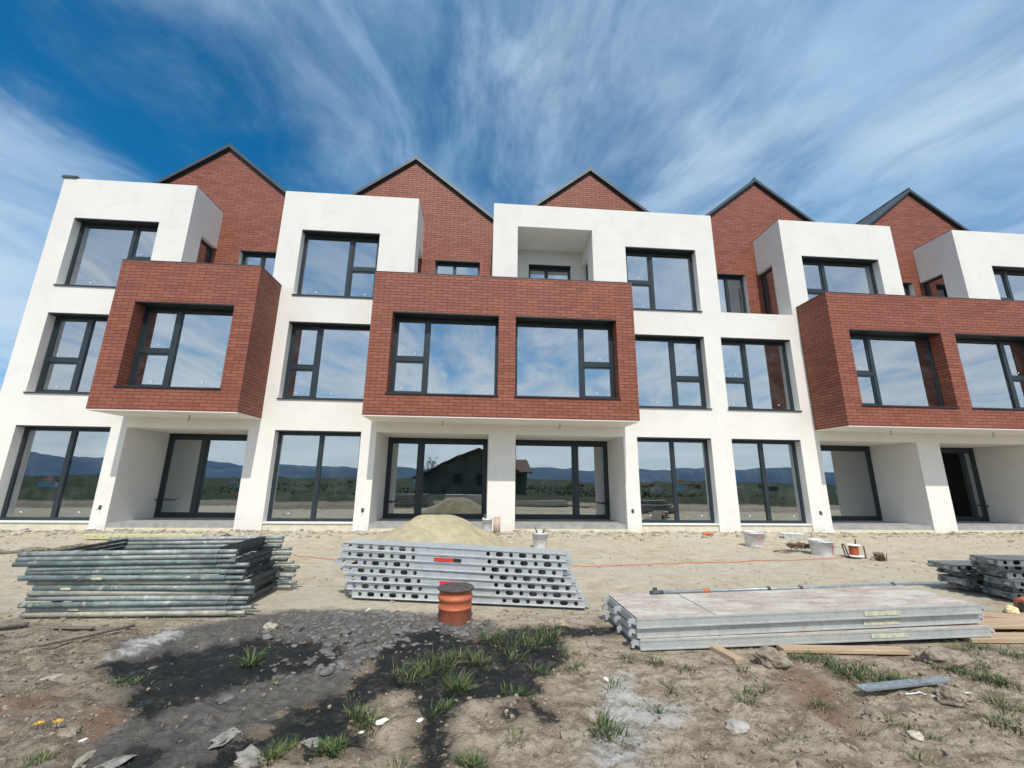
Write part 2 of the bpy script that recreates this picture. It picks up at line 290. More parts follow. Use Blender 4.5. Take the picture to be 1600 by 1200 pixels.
# ------------------------------------------------------------------ helpers
def tag(o, label=None, cat=None, group=None, kind=None):
    for k, v in (('label', label), ('category', cat), ('group', group), ('kind', kind)):
        if v: o[k] = v
    return o
def empty(name, loc, label, cat, group=None, rz=0.0, rot=None):
    o = bpy.data.objects.new(name, None); C.objects.link(o); o.location = loc; o.rotation_euler = rot or (0, 0, rz)
    o.empty_display_size = 0.1
    return tag(o, label, cat, group)
def copy_tree(o, parent=None):
    c = o.copy(); C.objects.link(c); c.parent = parent
    for ch in list(o.children): copy_tree(ch, c)
    return c
class MB:
    def __init__(s): s.b = bmesh.new()
    def box(s, x0, x1, y0, y1, z0, z1, mi=0, skip=()):
        V = [s.b.verts.new(p) for p in ((x0,y0,z0),(x1,y0,z0),(x1,y1,z0),(x0,y1,z0),(x0,y0,z1),(x1,y0,z1),(x1,y1,z1),(x0,y1,z1))]
        for k, f in {'-z':(3,2,1,0),'+z':(4,5,6,7),'-y':(0,1,5,4),'+y':(2,3,7,6),'-x':(3,0,4,7),'+x':(1,2,6,5)}.items():
            if k in skip: continue
            fc = s.b.faces.new([V[i] for i in f]); fc.material_index = mi
        return V
    def obox(s, M4, sx, sy, sz, mi=0):        # box centred on matrix
        V = s.box(-sx/2, sx/2, -sy/2, sy/2, -sz/2, sz/2, mi)
        for v in V: v.co = M4 @ v.co
    def poly(s, pts, mi=0):
        f = s.b.faces.new([s.b.verts.new(p) for p in pts]); f.material_index = mi; return f
    def prism(s, pts, d, mi=0):               # closed outline pts (3d) extruded by vector d
        d = Vector(d); A = [s.b.verts.new(p) for p in pts]; B = [s.b.verts.new(Vector(p)+d) for p in pts]; n = len(A)
        s.b.faces.new(A).material_index = mi; s.b.faces.new(B[::-1]).material_index = mi
        for i in range(n): s.b.faces.new((A[i], B[i], B[(i+1)%n], A[(i+1)%n])).material_index = mi
    def tube(s, pts, r, seg=10, cap=True, mi=0, hollow=0.0):
        pts = [Vector(p) for p in pts]; rings = []
        rs = r if isinstance(r, (list, tuple)) else [r]*len(pts)
        ref = None
        for i, p in enumerate(pts):
            d = (pts[min(i+1, len(pts)-1)] - pts[max(i-1, 0)]).normalized()
            if ref is None: ref = Vector((0,0,1)) if abs(d.z) < 0.9 else Vector((1,0,0))
            a = d.cross(ref).normalized(); b_ = d.cross(a).normalized(); ref = a.cross(d)
            rings.append([s.b.verts.new(p + (a*math.cos(t)+b_*math.sin(t))*rs[i]) for t in [2*math.pi*k/seg for k in range(seg)]])
        for A, B in zip(rings, rings[1:]):
            for k in range(seg):
                f = s.b.faces.new((A[k], A[(k+1)%seg], B[(k+1)%seg], B[k])); f.smooth = True; f.material_index = mi
        if cap:
            for rg, p, o in ((rings[0], pts[0], 1), (rings[-1], pts[-1], -1)):
                if hollow:
                    q = pts[1] if o == 1 else pts[-2]; dd = (q-p).normalized()*hollow
                    inn = [s.b.verts.new(p + (v.co-p)*0.84) for v in rg]; bot = [s.b.verts.new(v.co + dd) for v in inn]
                    for k in range(seg):
                        s.b.faces.new((rg[k], rg[(k+1)%seg], inn[(k+1)%seg], inn[k])).material_index = mi
                        s.b.faces.new((inn[k], inn[(k+1)%seg], bot[(k+1)%seg], bot[k])).material_index = mi
                    s.b.faces.new(bot).material_index = mi
                else: s.b.faces.new(rg).material_index = mi
    def lathe(s, prof, seg=28, mi=0, c=(0,0,0)):   # prof: (r,z) list
        rings = []
        for r_, z in prof:
            if r_ < 1e-5: rings.append([s.b.verts.new((c[0], c[1], c[2]+z))])
            else: rings.append([s.b.verts.new((c[0]+r_*math.cos(2*math.pi*k/seg), c[1]+r_*math.sin(2*math.pi*k/seg), c[2]+z)) for k in range(seg)])
        for A, B in zip(rings, rings[1:]):
            for k in range(seg):
                a = [A[k%len(A)], A[(k+1)%len(A)]] if len(A) > 1 else [A[0]]
                b_ = [B[(k+1)%len(B)], B[k%len(B)]] if len(B) > 1 else [B[0]]
                f = s.b.faces.new(a+b_); f.smooth = True; f.material_index = mi
    def wall(s, axis, u0, u1, z0, z1, a, b, holes, mi=0, rmi=None):
        """slab between planes a and b with rectangular holes (u0,u1,z0,z1); reveals get material rmi"""
        if rmi is None: rmi = mi
        hs = [h for h in holes if h[1] > u0 and h[0] < u1 and h[3] > z0 and h[2] < z1]
        us = sorted({u0, u1, *[min(max(q, u0), u1) for h in hs for q in h[:2]]}); zs = sorted({z0, z1, *[min(max(q, z0), z1) for h in hs for q in h[2:]]})
        full = {}
        for i in range(len(us)-1):
            for j in range(len(zs)-1):
                cu, cz = (us[i]+us[i+1])/2, (zs[j]+zs[j+1])/2
                full[i, j] = not any(h[0] < cu < h[1] and h[2] < cz < h[3] for h in hs)
        P = (lambda u, z, d: (u, d, z)) if axis == 'x' else (lambda u, z, d: (d, u, z))
        cache = {}
        def V(i, j, d):
            if (i, j, d) not in cache: cache[i, j, d] = s.b.verts.new(P(us[i], zs[j], d))
            return cache[i, j, d]
        for (i, j), ok in full.items():
            if not ok: continue
            for d in (a, b): s.b.faces.new((V(i,j,d), V(i+1,j,d), V(i+1,j+1,d), V(i,j+1,d))).material_index = mi
            for di, dj, e in ((-1,0,((i,j),(i,j+1))), (1,0,((i+1,j),(i+1,j+1))), (0,-1,((i,j),(i+1,j))), (0,1,((i,j+1),(i+1,j+1)))):
                if not full.get((i+di, j+dj), False):
                    outer = not (0 <= i+di < len(us)-1 and 0 <= j+dj < len(zs)-1)
                    p, q = e
                    s.b.faces.new((V(*p, a), V(*q, a), V(*q, b), V(*p, b))).material_index = mi if outer else rmi
    def done(s, name, mats, parent=None, recalc=True, smooth=False, bevel=0.0, loc=None):
        if recalc: bmesh.ops.recalc_face_normals(s.b, faces=s.b.faces[:])
        if bevel: bmesh.ops.bevel(s.b, geom=[e for e in s.b.edges if len(e.link_faces) == 2 and e.calc_face_angle(0) > 0.6], offset=bevel, segments=1, affect='EDGES', clamp_overlap=True)
        me = bpy.data.meshes.new(name); s.b.to_mesh(me); s.b.free()
        for mm in (mats if isinstance(mats, (list, tuple)) else [mats]): me.materials.append(mm)
        if smooth:
            for p in me.polygons: p.use_smooth = True
        o = bpy.data.objects.new(name, me); C.objects.link(o)
        if parent: o.parent = parent
        if loc: o.location = loc
        return o

# ------------------------------------------------------------------ the terraced building
B = empty('terraced_building', (0, 0, 0), 'white rendered and red brick clad three storey row with five gables and big dark windows', 'building')
XL, XR = -12.31, 26.0
A1, B0, B1, C0, C1, D0, D1, E0, E1 = -8.64, -6.09, -2.13, 0.18, 7.19, 9.50, 13.43, 15.67, 19.63
GZ, TOPZ, TER = 2.508, 9.707, 6.10
H = []     # every window: (x0, x1, z0, z1, y plane, [mullions], transom side or None, transom z)
WIN = [
 (-11.72,-9.47,0.20,GZ,0,[-10.52],None,0), (-5.42,-3.207,0.20,GZ,0,[-4.29],None,0), (4.323,6.475,0.20,GZ,0,[5.42],None,0), (7.076,9.141,0.20,GZ,0,[8.08],None,0), (17.4,19.5,0.20,GZ,0,[18.4],None,0),
 (-11.72,-9.46,3.363,5.552,0,[-10.80],'L',4.28), (-5.461,-3.2,3.363,5.552,0,[-4.66],'L',4.28), (4.30,6.56,3.363,5.552,0,[5.63],'R',4.28), (7.086,9.285,3.363,5.552,0,[7.93],'L',4.28), (17.2,19.3,3.363,5.552,0,[18.3],'R',4.28),
 (-11.742,-9.457,6.363,8.439,0,[-10.22],'R',7.34), (-5.461,-3.206,6.363,8.439,0,[-4.07],'R',7.34), (4.30,6.56,6.363,8.439,0,[5.18],'L',7.33), (10.106,12.751,6.363,8.439,0,[10.97],'L',7.32), (16.80,19.2,6.363,8.439,0,[17.55],'L',7.32)]
BAYW = [(-8.655,-6.301,3.366,5.521,-1.103,[-7.78],'L',4.33), (-2.385,0.363,3.366,5.521,-1.103,[-1.49],'L',4.33), (0.81,3.507,3.366,5.521,-1.103,[2.60],'R',4.33),
 (10.159,12.935,3.366,5.521,-1.103,[11.02],'L',4.33), (13.371,16.08,3.366,5.521,-1.103,[15.22],'R',4.33)]
PORCH = [(-9.085, B0), (-2.81, 0.187), (0.923, 3.933), (9.72, 12.737), (13.457, 16.45)]
BAYS = [(-9.183, -5.812), (-2.916, 4.003), (9.645, 16.56)]
T = 0.40
mb = MB()
gaps = [(A1, B0, TER, 99), (B1, C0, TER, 99), (C1, D0, 6.36, 99), (D1, E0, TER, 99), (E1, 99, TER, 99), (0.93, 3.26, TER, 8.94)]
holes = [h[:4] for h in WIN] + gaps + [(a, b, -1, GZ) for a, b in PORCH] + [(a+.30, b-.30, 3.05, 5.80) for a, b in BAYS]
holes = [(h[0], h[1], -1 if h[2] == 0.20 else h[2], h[3]) for h in holes]
mb.wall('x', XL, XR, -0.35, TOPZ, 0.0, T, holes)
# flank walls, block tops, backs
mb.box(XL, XL+.3, T, 9.0, -0.35, TOPZ-.003)
for a, b in ((XL+.3, A1), (B0, B1), (C0, C1), (D0, D1), (E0, E1)):
    mb.box(a+.002 if a > XL+1 else a, b-.002, T, 1.60 if a != XL+.3 else 1.6, 9.42, TOPZ-.002)
front = mb.done('front_wall', M['plaster'], B)
YG = 1.287
for x, s in ((A1, -1), (B0, 1), (B1, -1), (C0, 1), (C1, -1), (D0, 1), (D1, -1), (E0, 1), (E1, -1)):
    o_ = [(0.56, YG, TER, 8.41)] if x in (A1, B1, D0, E0) else []
    mb = MB(); mb.wall('y', T, YG, TER, 9.418, x, x+s*0.25, o_); mb.done('block_side_wall', M['plaster'], B)
# loggia in the middle block
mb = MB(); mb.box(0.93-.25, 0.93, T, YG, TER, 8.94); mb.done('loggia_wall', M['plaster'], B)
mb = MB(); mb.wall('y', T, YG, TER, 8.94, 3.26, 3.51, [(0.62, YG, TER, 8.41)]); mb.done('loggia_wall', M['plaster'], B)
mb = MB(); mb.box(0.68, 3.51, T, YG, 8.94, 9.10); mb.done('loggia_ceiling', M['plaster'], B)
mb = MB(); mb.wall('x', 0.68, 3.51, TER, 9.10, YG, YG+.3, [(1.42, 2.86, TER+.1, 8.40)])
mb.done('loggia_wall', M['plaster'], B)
# porch linings: cheeks and ceiling
for a, b in PORCH:
    for nm_, bb in (('porch_cheek', (a-.25, a, T, 1.9, -0.35, GZ)), ('porch_cheek', (b, b+.25, T, 1.9, -0.35, GZ)), ('porch_ceiling', (a-.25, b+.25, T, 1.9, GZ, GZ+.18))):
        mb = MB(); mb.box(*bb); mb.done(nm_, M['plaster'], B)
for a, b in PORCH:
    q = MB(); q.box(a+.002, b-.002, 0.03, 1.75, -0.30, 0.165); q.done('porch_step', M['concrete'], B)
    q = MB(); q.box(a+.01, b-.01, 0.005, 0.029, -0.30, 0.055); q.done('step_insulation', M['plinth'], B)
for h in WIN[:5]:
    q = MB(); q.box(h[0]+.001, h[1]-.001, 0.045, T, -0.35, 0.165); q.done('plinth', M['plinth'], B)
# bays
for a, b in BAYS:
    mb = MB(); y0, y1 = -1.103, -0.76
    mb.wall('x', a, b, 2.80, 6.611, y0, y1, [h[:4] for h in BAYW])
    mb.box(a, a+.29, y1, -0.001, 2.80, 6.611); mb.box(b-.29, b, y1, -0.001, 2.80, 6.611)
    bay = mb.done('brick_bay', M['brick'], B)
    q = MB(); q.box(a+.29, b-.29, y1, T+.1, 2.80, 3.0); q.box(a+.004, b-.004, y0+.004, -.001, 2.775, 2.797); q.box(a+.3, b-.3, y1, YG, 5.86, TER); q.done('soffit', M['plaster'], bay)
    q = MB(); q.box(a-.008, b+.008, y0-.008, y1+.02, 6.613, 6.63); q.box(a-.008, a+.30, y1+.02, -.002, 6.613, 6.63); q.box(b-.30, b+.008, y1+.02, -.002, 6.613, 6.63); q.done('parapet_flashing', M['roof'], bay)
# hanging light wires under the bays
for x, bi in ((-7.28, 0), (-1.03, 1), (2.05, 1), (11.45, 2), (14.6, 2)):
    q = MB(); q.tube([(x, -.50, 2.775), (x+.012, -.51, 2.70), (x-.015, -.49, 2.64)], 0.008, 6); q.done('soffit_wire', M['black'], [o for o in B.children if o.name.startswith('brick_bay')][bi])
# gables and roofs
TW = {0: (-7.91, -6.42), 1: (-1.71, -0.22), 2: (1.42, 2.86), 3: (7.60, 9.06), 4: (13.95, 15.38)}
GX = [-8.82, -2.562, 3.64, 9.85, 16.02]; SL = 0.805; AZ = 12.148
for k, gx in enumerate(GX):
    L = (GX[k-1]+gx)/2 if k else gx-3.13; Rr = (GX[k+1]+gx)/2 if k < 4 else gx+3.13
    mb = MB(); hb = AZ-SL*3.14
    if k != 2: mb.wall('x', L, Rr, TER, 9.42, YG, YG+.30, [(TW[k][0], TW[k][1], TER+.1, 8.40)] + [(p, q_, TER, 9.42) for p, q_ in ((XL+.3, A1-.26), (B0+.26, B1-.26), (C0+.26, C1-.26), (D0+.26, D1-.26), (E0+.26, E1-.26))], 0, 1)
    mb.prism([(L, YG, 9.42), (Rr, YG, 9.42), (Rr, YG, AZ-SL*(Rr-gx)), (gx, YG, AZ), (L, YG, AZ-SL*(gx-L))], (0, .30, 0))
    gb = mb.done('brick_gable', [M['brick'], M['plaster']], B)
    rf = MB(); th = 0.11; y0, y1 = YG-.10, 11.0
    for s, e in ((-1, L), (1, Rr)):
        ex = e + s*0.02; ez = AZ - SL*abs(ex-gx)
        rf.prism([(gx, y0, AZ+.03), (ex, y0, ez+.03), (ex, y0, ez+.03+th), (gx, y0, AZ+.03+th*1.15)], (0, y1-y0, 0))
        yy = y0 + 0.55
        n_ = Vector((s*SL, 0, 1)).normalized()
        while yy < y1-.1:
            p0 = Vector((gx, yy, AZ+.03+th*1.15)); p1 = Vector((ex, yy, ez+.03+th))
            rf.prism([p0, p0+Vector((0,.03,0)), p1+Vector((0,.03,0)), p1], n_*0.03); yy += 0.52
    rf.tube([(gx, y0+.01, AZ+.03+th*1.15), (gx, y1, AZ+.03+th*1.15)], 0.05, 8)
    rf.done('roof', M['roof'], B)
    q = MB()     # black strip put in as the shadow line just under the rake
    for s, e in ((-1, L), (1, Rr)): q.prism([(gx, YG-.03, AZ+.032), (e, YG-.03, AZ-SL*abs(e-gx)+.032), (e, YG-.03, AZ-SL*abs(e-gx)-.05), (gx, YG-.03, AZ-.05)], (0, .028, 0))
    q.done('rake_shadow_strip', M['reveal'], B)
q = MB()
for a, b in ((XL+.35, A1), (B0, B1), (C0, C1), (D0, D1), (E0, E1)): q.box(a+.004, b-.004, .03, 1.28, TOPZ+.001, TOPZ+.022)
q.box(XL-.06, XL+.34, -.03, 1.5, TOPZ+.001, TOPZ+.075)
q.done('parapet_flashing', M['roof'], B)
# terraces, floors, partitions, back wall
mb = MB()
mb.box(C1+.002, D0-.002, T, YG+.3, TER-.25, TER); mb.box(XL+.3, XR, 1.9, 9.0, -0.3, 0.12)
mb.box(XL+.3, XR, T+.003, 9.0, 2.70, 3.04); mb.box(XL+.3, XR, T+.5, 9.0, 5.82, TER-.02); mb.box(XL+.3, XR, YG+.31, 9.0, 9.15, 9.40)
for a, b in ((XL+.3, PORCH[0][0]-.25), (B0+.25, PORCH[1][0]-.25), (PORCH[2][1]+.25, PORCH[3][0]-.25), (PORCH[4][1]+.25, XR)): mb.box(a, b, T+.003, 1.9, -0.3, 0.12)
mb.box(XL+.3, XR, 6.4, 6.6, .12, 2.70); mb.box(XL+.3, XR, 5.2, 5.4, 3.04, 5.82); mb.box(XL+.3, XR, 5.0, 5.2, TER, 9.15)
for gx in (-5.75, 0.545, 6.80, 12.95, 19.2):
    mb.box(gx-.12, gx+.12, 1.9, 6.4, .12, 2.70); mb.box(gx-.12, gx+.12, T+.003, 5.2, 3.04, 5.82); mb.box(gx-.12, gx+.12, 1.60, 5.0, TER, 9.15)
for x in (-9.1, -2.9, 4.1, 9.55): mb.box(x-.06, x+.06, 1.92, 4.2, .12, 2.70)
for x in (-9.3, -3.0, 4.15, 9.45): mb.box(x-.06, x+.06, T+.01, 3.6, 3.04, 5.82)
mb.box(XL, XR, 9.0, 9.3, -.3, 9.7)
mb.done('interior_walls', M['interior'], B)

def bars(q, x0, x1, z0, z1, y, w_, d): # rectangular ring frame
    q.box(x0, x0+w_, y, y+d, z0, z1); q.box(x1-w_, x1, y, y+d, z0, z1); q.box(x0+w_, x1-w_, y, y+d, z0, z0+w_); q.box(x0+w_, x1-w_, y, y+d, z1-w_, z1)
PR = random.Random(99)
def window(x0, x1, z0, z1, y, mull, side, tz, depth=0.22, kind='window', fw_=0.075, open_cells=(), lab=None):
    """frame ring, mullions, sash rings, panes, sill, dark blind box under the lintel"""
    yf = y + depth; cut = 0.035
    q = MB(); bars(q, x0, x1, z0, z1-cut, yf, fw_, 0.08)
    f = q.done(kind, M['frame'], B)
    if lab: f['label'] = lab
    xs = [x0+fw_] + sorted(mull) + [x1-fw_]
    q = MB()
    for mx in mull: q.box(mx-.055, mx+.055, yf-.012, yf+.078, z0+fw_+.001, z1-cut-fw_-.001)
    cells = []
    for i in range(len(xs)-1):
        a = xs[i] + (0 if i == 0 else .055); b = xs[i+1] - (0 if i == len(xs)-2 else .055)
        tr = (side == 'L' and i == 0) or (side == 'R' and i == len(xs)-2)
        if tr:
            q.box(a+.001, b-.001, yf-.010, yf+.076, tz-.05, tz+.05); cells += [(a, b, z0+fw_, tz-.05, 1), (a, b, tz+.05, z1-cut-fw_, 1)]
        else: cells.append((a, b, z0+fw_, z1-cut-fw_, 0))
    q.done('mullion', M['frame'], f)
    sq = MB(); any_ = False
    for a, b, c, d, sash in cells:
        if sash or kind == 'glazed_door': bars(sq, a+.001, b-.001, c+.001, d-.001, yf+.006, 0.042 if kind == 'window' else 0.05, 0.05); any_ = True
    if any_: sq.done('sash', M['frame'], f)
    else: sq.b.free()
    for ci, (a, b, c, d, sash) in enumerate(cells):
        if ci in open_cells: continue
        p = MB(); e = 0.03 if (sash or kind == 'glazed_door') else -0.004
        V_ = p.box(a+e, b-e, yf+.030, yf+.040, c+e, d-e)
        cc = Vector(((a+b)/2, yf+.035, (c+d)/2)); Rm = Matrix.Rotation(R(PR.uniform(-.16, .16)), 3, 'X') @ Matrix.Rotation(R(PR.uniform(-.22, .22)), 3, 'Z')
        for v_ in V_: v_.co = cc + Rm @ (v_.co-cc)
        po = p.done('pane', M['glass'], f)
        if kind == 'window' and y <= 0 and PR.random() < .8:
            sx = PR.uniform(a+.2, b-.25) if b-a > .6 else (a+b)/2; sz = c+.11
            s_ = MB(); s_.box(sx-.022, sx+.022, yf+.012, yf+.0145, sz, sz+.022); s_.done('pane_sticker', M['white'], f)  # small white square near the foot of the pane
    q = MB(); q.box(x0+.001, x1-.001, y+.004 if kind == 'window' else yf-.02, yf+.085, z1-.034, z1-.001); q.done('blind_box', M['reveal'], f)
    if z0 > 0.3 and kind == 'window':
        q = MB(); q.box(x0-.025, x1+.025, y-.035, yf, z0-.028, z0-.001); q.done('sill', M['frame'], f)
    elif kind == 'window':
        q = MB(); q.box(x0+.001, x1-.001, y+.012, yf, 0.168, 0.196); q.done('sill', M['white'], f)
    return f
for h in WIN: window(*h)
for h in BAYW: window(*h, depth=0.33)
for k, (a, b) in TW.items(): window(a, b, TER+.1, 8.40, YG, [(a+b)/2 - (0.1 if k < 3 else -0.1)], None, 0, depth=0.16)
DM = [[-8.06], [-1.82], [2.90], [10.78], [16.0]]
for (a, b), mm, oc_ in zip(PORCH, DM, ((), (), (), (), (0,))):
    window(a+.003, b-.003, 0.168, 2.50, 0, mm, None, 0, depth=1.50, kind='glazed_door', fw_=0.085, open_cells=oc_, lab='glazed patio door slid open onto the dark room' if oc_ else None)
# doors in the sides of the upper blocks
for x, s in ((A1, -1), (B1, -1), (D0, 1), (E0, 1), (3.26, 1)):
    q = MB(); x0, x1 = (x+s*.12, x+s*.20) if s > 0 else (x-.20, x-.12); y0 = .562 if x != 3.26 else .622
    q.box(x0, x1, y0, y0+.08, TER, 8.408); q.box(x0, x1, YG-.082, YG-.002, TER, 8.408); q.box(x0, x1, y0+.08, YG-.082, 8.33, 8.408); q.box(x0, x1, y0+.08, YG-.082, TER, TER+.1)
    d = q.done('terrace_door', M['frame'], B); q = MB(); q.box((x0+x1)/2-.005, (x0+x1)/2+.005, y0+.08, YG-.082, TER+.1, 8.33); q.done('pane', M['glass'], d)
# junction boxes with wires at the foot of the piers, loose door cables
for x, z in ((-9.29, .53), (-2.99, .50), (4.09, .52), (9.42, .50)):
    q = MB(); q.box(x-.035, x+.035, -.006, .001, z-.05, z+.05, 0); q.tube([(x, -.006, z), (x+.02, -.05, z+.01), (x-.01, -.07, z-.06)], .006, 5); q.done('socket_box', M['dark_steel'], B)
for x, s in ((-9.07, 1), (-2.79, 1), (3.91, -1), (16.42, -1)):
    q = MB()
    for j in range(3): q.tube([(x, 1.42, .62+.03*j), (x+s*.12, 1.36, .66-.03*j), (x+s*(.28+.05*j), 1.30, .60+.04*j)], .008, 5)
    q.done('cable_stub', M['black'], B)

# ------------------------------------------------------------------ ground
POLY = {
'wet':[[(-0.60,-7.17),(-0.75,-7.46),(-0.76,-7.82),(-0.81,-8.12),(-0.94,-8.23),(-1.05,-8.29),(-1.08,-8.49),(-1.20,-8.63),(-1.27,-8.73),(-1.23,-8.88),(-1.14,-8.88),(-1.15,-8.77),(-1.03,-8.69),(-0.91,-8.66),(-0.80,-8.78),(-0.66,-8.71),(-0.52,-8.72),(-0.70,-8.51),(-0.67,-8.31),(-0.53,-8.09),(-0.41,-8.14),(-0.30,-8.23),(-0.38,-8.32),(-0.29,-8.42),(-0.29,-8.71),(-0.24,-8.73),(-0.21,-9.1),(-0.12,-9.1),(-0.16,-8.55),(-0.15,-8.45),(-0.14,-8.34),(-0.01,-8.25),(0.13,-8.22),(0.31,-8.26),(0.42,-8.21),(0.40,-8.04),(0.64,-7.78),(0.68,-7.59),(0.71,-7.32),(1.25,-7.22),(1.30,-7.06),(0.32,-7.02),(0.08,-7.34),(-0.07,-7.29),(-0.34,-7.05),(-0.49,-7.09)],[(0.35,-8.31),(0.40,-8.36),(0.46,-8.50),(0.40,-8.50),(0.34,-8.38)],[(0.18,-8.40),(0.30,-8.33),(0.27,-8.45),(0.19,-8.49)],[(-2.07,-8.21),(-2.12,-8.00),(-2.69,-7.65),(-2.18,-7.38),(-1.78,-7.19),(-1.11,-7.38),(-1.00,-7.70),(-1.48,-7.95),(-1.68,-8.16),(-1.83,-8.34),(-2.01,-8.26)],[(-1.68,-8.66),(-1.52,-8.63),(-1.53,-8.76),(-1.56,-8.86),(-1.62,-8.86)]],
'powder':[[(-2.78,-7.62),(-2.83,-7.17),(-2.81,-6.92),(-2.60,-6.90),(-2.48,-7.14),(-2.55,-7.36),(-2.62,-7.60)],[(1.08,-8.19),(1.27,-8.32),(1.36,-8.49),(1.19,-8.63),(1.03,-8.66),(0.84,-8.99),(0.50,-8.97),(0.66,-8.45),(0.87,-8.04),(1.09,-7.91),(1.16,-7.99)],[(1.33,-7.71),(1.48,-7.58),(1.58,-7.53),(1.35,-7.80)],[(1.18,-8.43),(1.35,-8.49),(1.25,-8.58),(1.14,-8.55)],[(1.60,-7.81),(1.71,-7.86),(1.63,-7.93),(1.55,-7.89)],[(1.92,-8.13),(1.93,-8.26),(1.84,-8.29)],[(2.29,-8.43),(2.42,-8.46),(2.34,-8.51),(2.23,-8.50)]],
'mud':[[(-2.93,-7.22),(-2.58,-6.88),(-1.96,-6.40),(-1.34,-6.42),(-0.56,-6.58),(-0.21,-6.66),(0.16,-6.93),(0.28,-7.30),(-0.26,-7.33),(-0.85,-7.71),(-0.78,-8.20),(-1.08,-8.38),(-1.19,-8.61),(-1.18,-8.98),(-1.94,-8.94),(-1.89,-8.58),(-1.95,-8.29),(-2.62,-7.70)]],
'red':[[(-2.24,-8.32),(-2.12,-8.21),(-1.94,-8.36),(-1.94,-8.57),(-2.11,-8.49)],[(-2.89,-8.10),(-2.56,-8.06),(-2.44,-8.27),(-2.69,-8.30)],[(2.41,-7.76),(2.48,-8.22),(2.09,-8.72),(1.98,-8.52),(2.08,-8.10)]]}
def inside(pl, x, y):
    r = np.zeros(x.shape, bool); n = len(pl)
    for i in range(n):
        (x1, y1), (x2, y2) = pl[i], pl[(i+1)%n]
        c = ((y1 > y) != (y2 > y)) & (x < (x2-x1)*(y-y1)/((y2-y1) or 1e-9)+x1); r ^= c
    return r
def sdist(pl, x, y):
    d = np.full(x.shape, 1e9); n = len(pl)
    for i in range(n):
        a = np.array(pl[i]); b = np.array(pl[(i+1)%n]); ab = b-a; L = (ab@ab) or 1e-9
        t = np.clip(((x-a[0])*ab[0]+(y-a[1])*ab[1])/L, 0, 1)
        d = np.minimum(d, np.hypot(x-a[0]-t*ab[0], y-a[1]-t*ab[1]))
    return np.where(inside(pl, x, y), d, -d)
def mask(key, x, y, soft): 
    m_ = np.zeros(x.shape)
    for pl in POLY[key]: m_ = np.maximum(m_, np.clip(0.5+sdist(pl, x, y)/soft, 0, 1))
    return m_
_TAB = {}
def _tab(seed, o_):
    if (seed, o_) not in _TAB: _TAB[seed, o_] = np.random.RandomState(seed*31+o_).rand(256, 256)
    return _TAB[seed, o_]
def vnoise(x, y, sc, seed=0, oct_=4):   # numpy value noise
    tot = np.zeros(x.shape); amp = 1; s = 0
    for o_ in range(oct_):
        tab = _tab(seed, o_); X_ = x*sc*2**o_+o_*37.3; Y_ = y*sc*2**o_+o_*11.7
        xi = np.floor(X_).astype(int); yi = np.floor(Y_).astype(int); fx = X_-xi; fy = Y_-yi; fx = fx*fx*(3-2*fx); fy = fy*fy*(3-2*fy)
        g_ = lambda i, j: tab[(xi+i)%256, (yi+j)%256]
        tot += amp*((g_(0,0)*(1-fx)+g_(1,0)*fx)*(1-fy)+(g_(0,1)*(1-fx)+g_(1,1)*fx)*fy); s += amp; amp *= 0.55
    return tot/s
def height(x, y):
    x = np.asarray(x, float); y = np.asarray(y, float)
    front = np.clip((-6.3-y)/0.8, 0, 1)*np.clip((y+14)/4, 0, 1)
    mid = np.clip((y+11)/4, 0, 1)
    wet = mask('wet', x, y, 0.10)
    h = 0.020*(vnoise(x, y, 1.2, 1)-.5)*2 + 0.014*(vnoise(x, y, 5.5, 2)-.5)*2
    rough = vnoise(x*1.0+y*0.6, y*1.3-x*.4, 7, 3, 5)-.5
    rid = np.abs(vnoise(x*1.4+y*.9, y*1.6-x*.7, 11, 6, 4)-.5)
    h = h + front*(0.085*rough - 0.06*(.12-np.minimum(rid, .12))*(1-wet*.7))
    h = h + 0*rough - wet*0.012
    h = h + np.clip((y+1.3)/1.0, 0, 1)*np.clip((.0-y)/.12, 0, 1)*0.055*np.maximum(vnoise(x, y, 3.2, 8, 5)-.42, 0)*2.2
    # level pads below the stacks
    for cx, cy, hx, hy in ((-3.2,-6.1,1.35,.75), (-.2,-6.2,1.6,.5), (2.95,-7.15,1.8,.55), (7.4,-6.0,1.9,.8)):
        k = np.clip((np.maximum(np.abs(x-cx)-hx, np.abs(y-cy)-hy))/0.15, 0, 1); h = h*k - 0.004*(1-k)
    h = h - 0.012
    inb = (y > -0.06) & (x > XL-.05); h = np.where(inb, np.minimum(h, -0.012), h)
    far = np.clip((-y-17)/150, 0, 1); far = far*far*(3-2*far); h = h - 16*far*np.clip(1.0, 0, 1)
    farb = np.clip((y-25)/150, 0, 1); h = h - 6*farb
    return h
def axis_pts(segs):
    out = []
    for a, b, st_ in segs: out += list(np.arange(a, b-1e-9, st_))
    return out
xs = [-30000,-16000,-9000,-5000,-2800,-1500,-800,-450,-250,-150,-90,-60,-42,-30,-24,-20,-17]+axis_pts([(-15,-9.5,.12),(-9.5,-4.2,.05),(-4.2,4.6,.015),(4.6,9.0,.045),(9,20,.12)])+[20,22,25,30,38,50,75,120,200,350,600,1100,2000,4000,8000,15000,30000]
ys = [-30000,-16000,-9000,-5000,-2800,-1500,-900,-600,-420,-300,-230,-180,-150,-130,-110,-92,-76,-62,-50,-40,-32,-26,-22,-19,-16.5,-14.5,-13,-12,-11.2,-10.6,-10.1,-9.6]+axis_pts([(-9.3,-6.8,.013),(-6.8,-5.0,.03),(-5.0,0.05,.05)])+[.1,.3,1,4,10,20,30,45,70,110,180,400,1200,5000,20000]
gx_, gy_ = np.meshgrid(np.array(xs), np.array(ys), indexing='xy')
gz_ = height(gx_, gy_)
nx, ny = len(xs), len(ys)
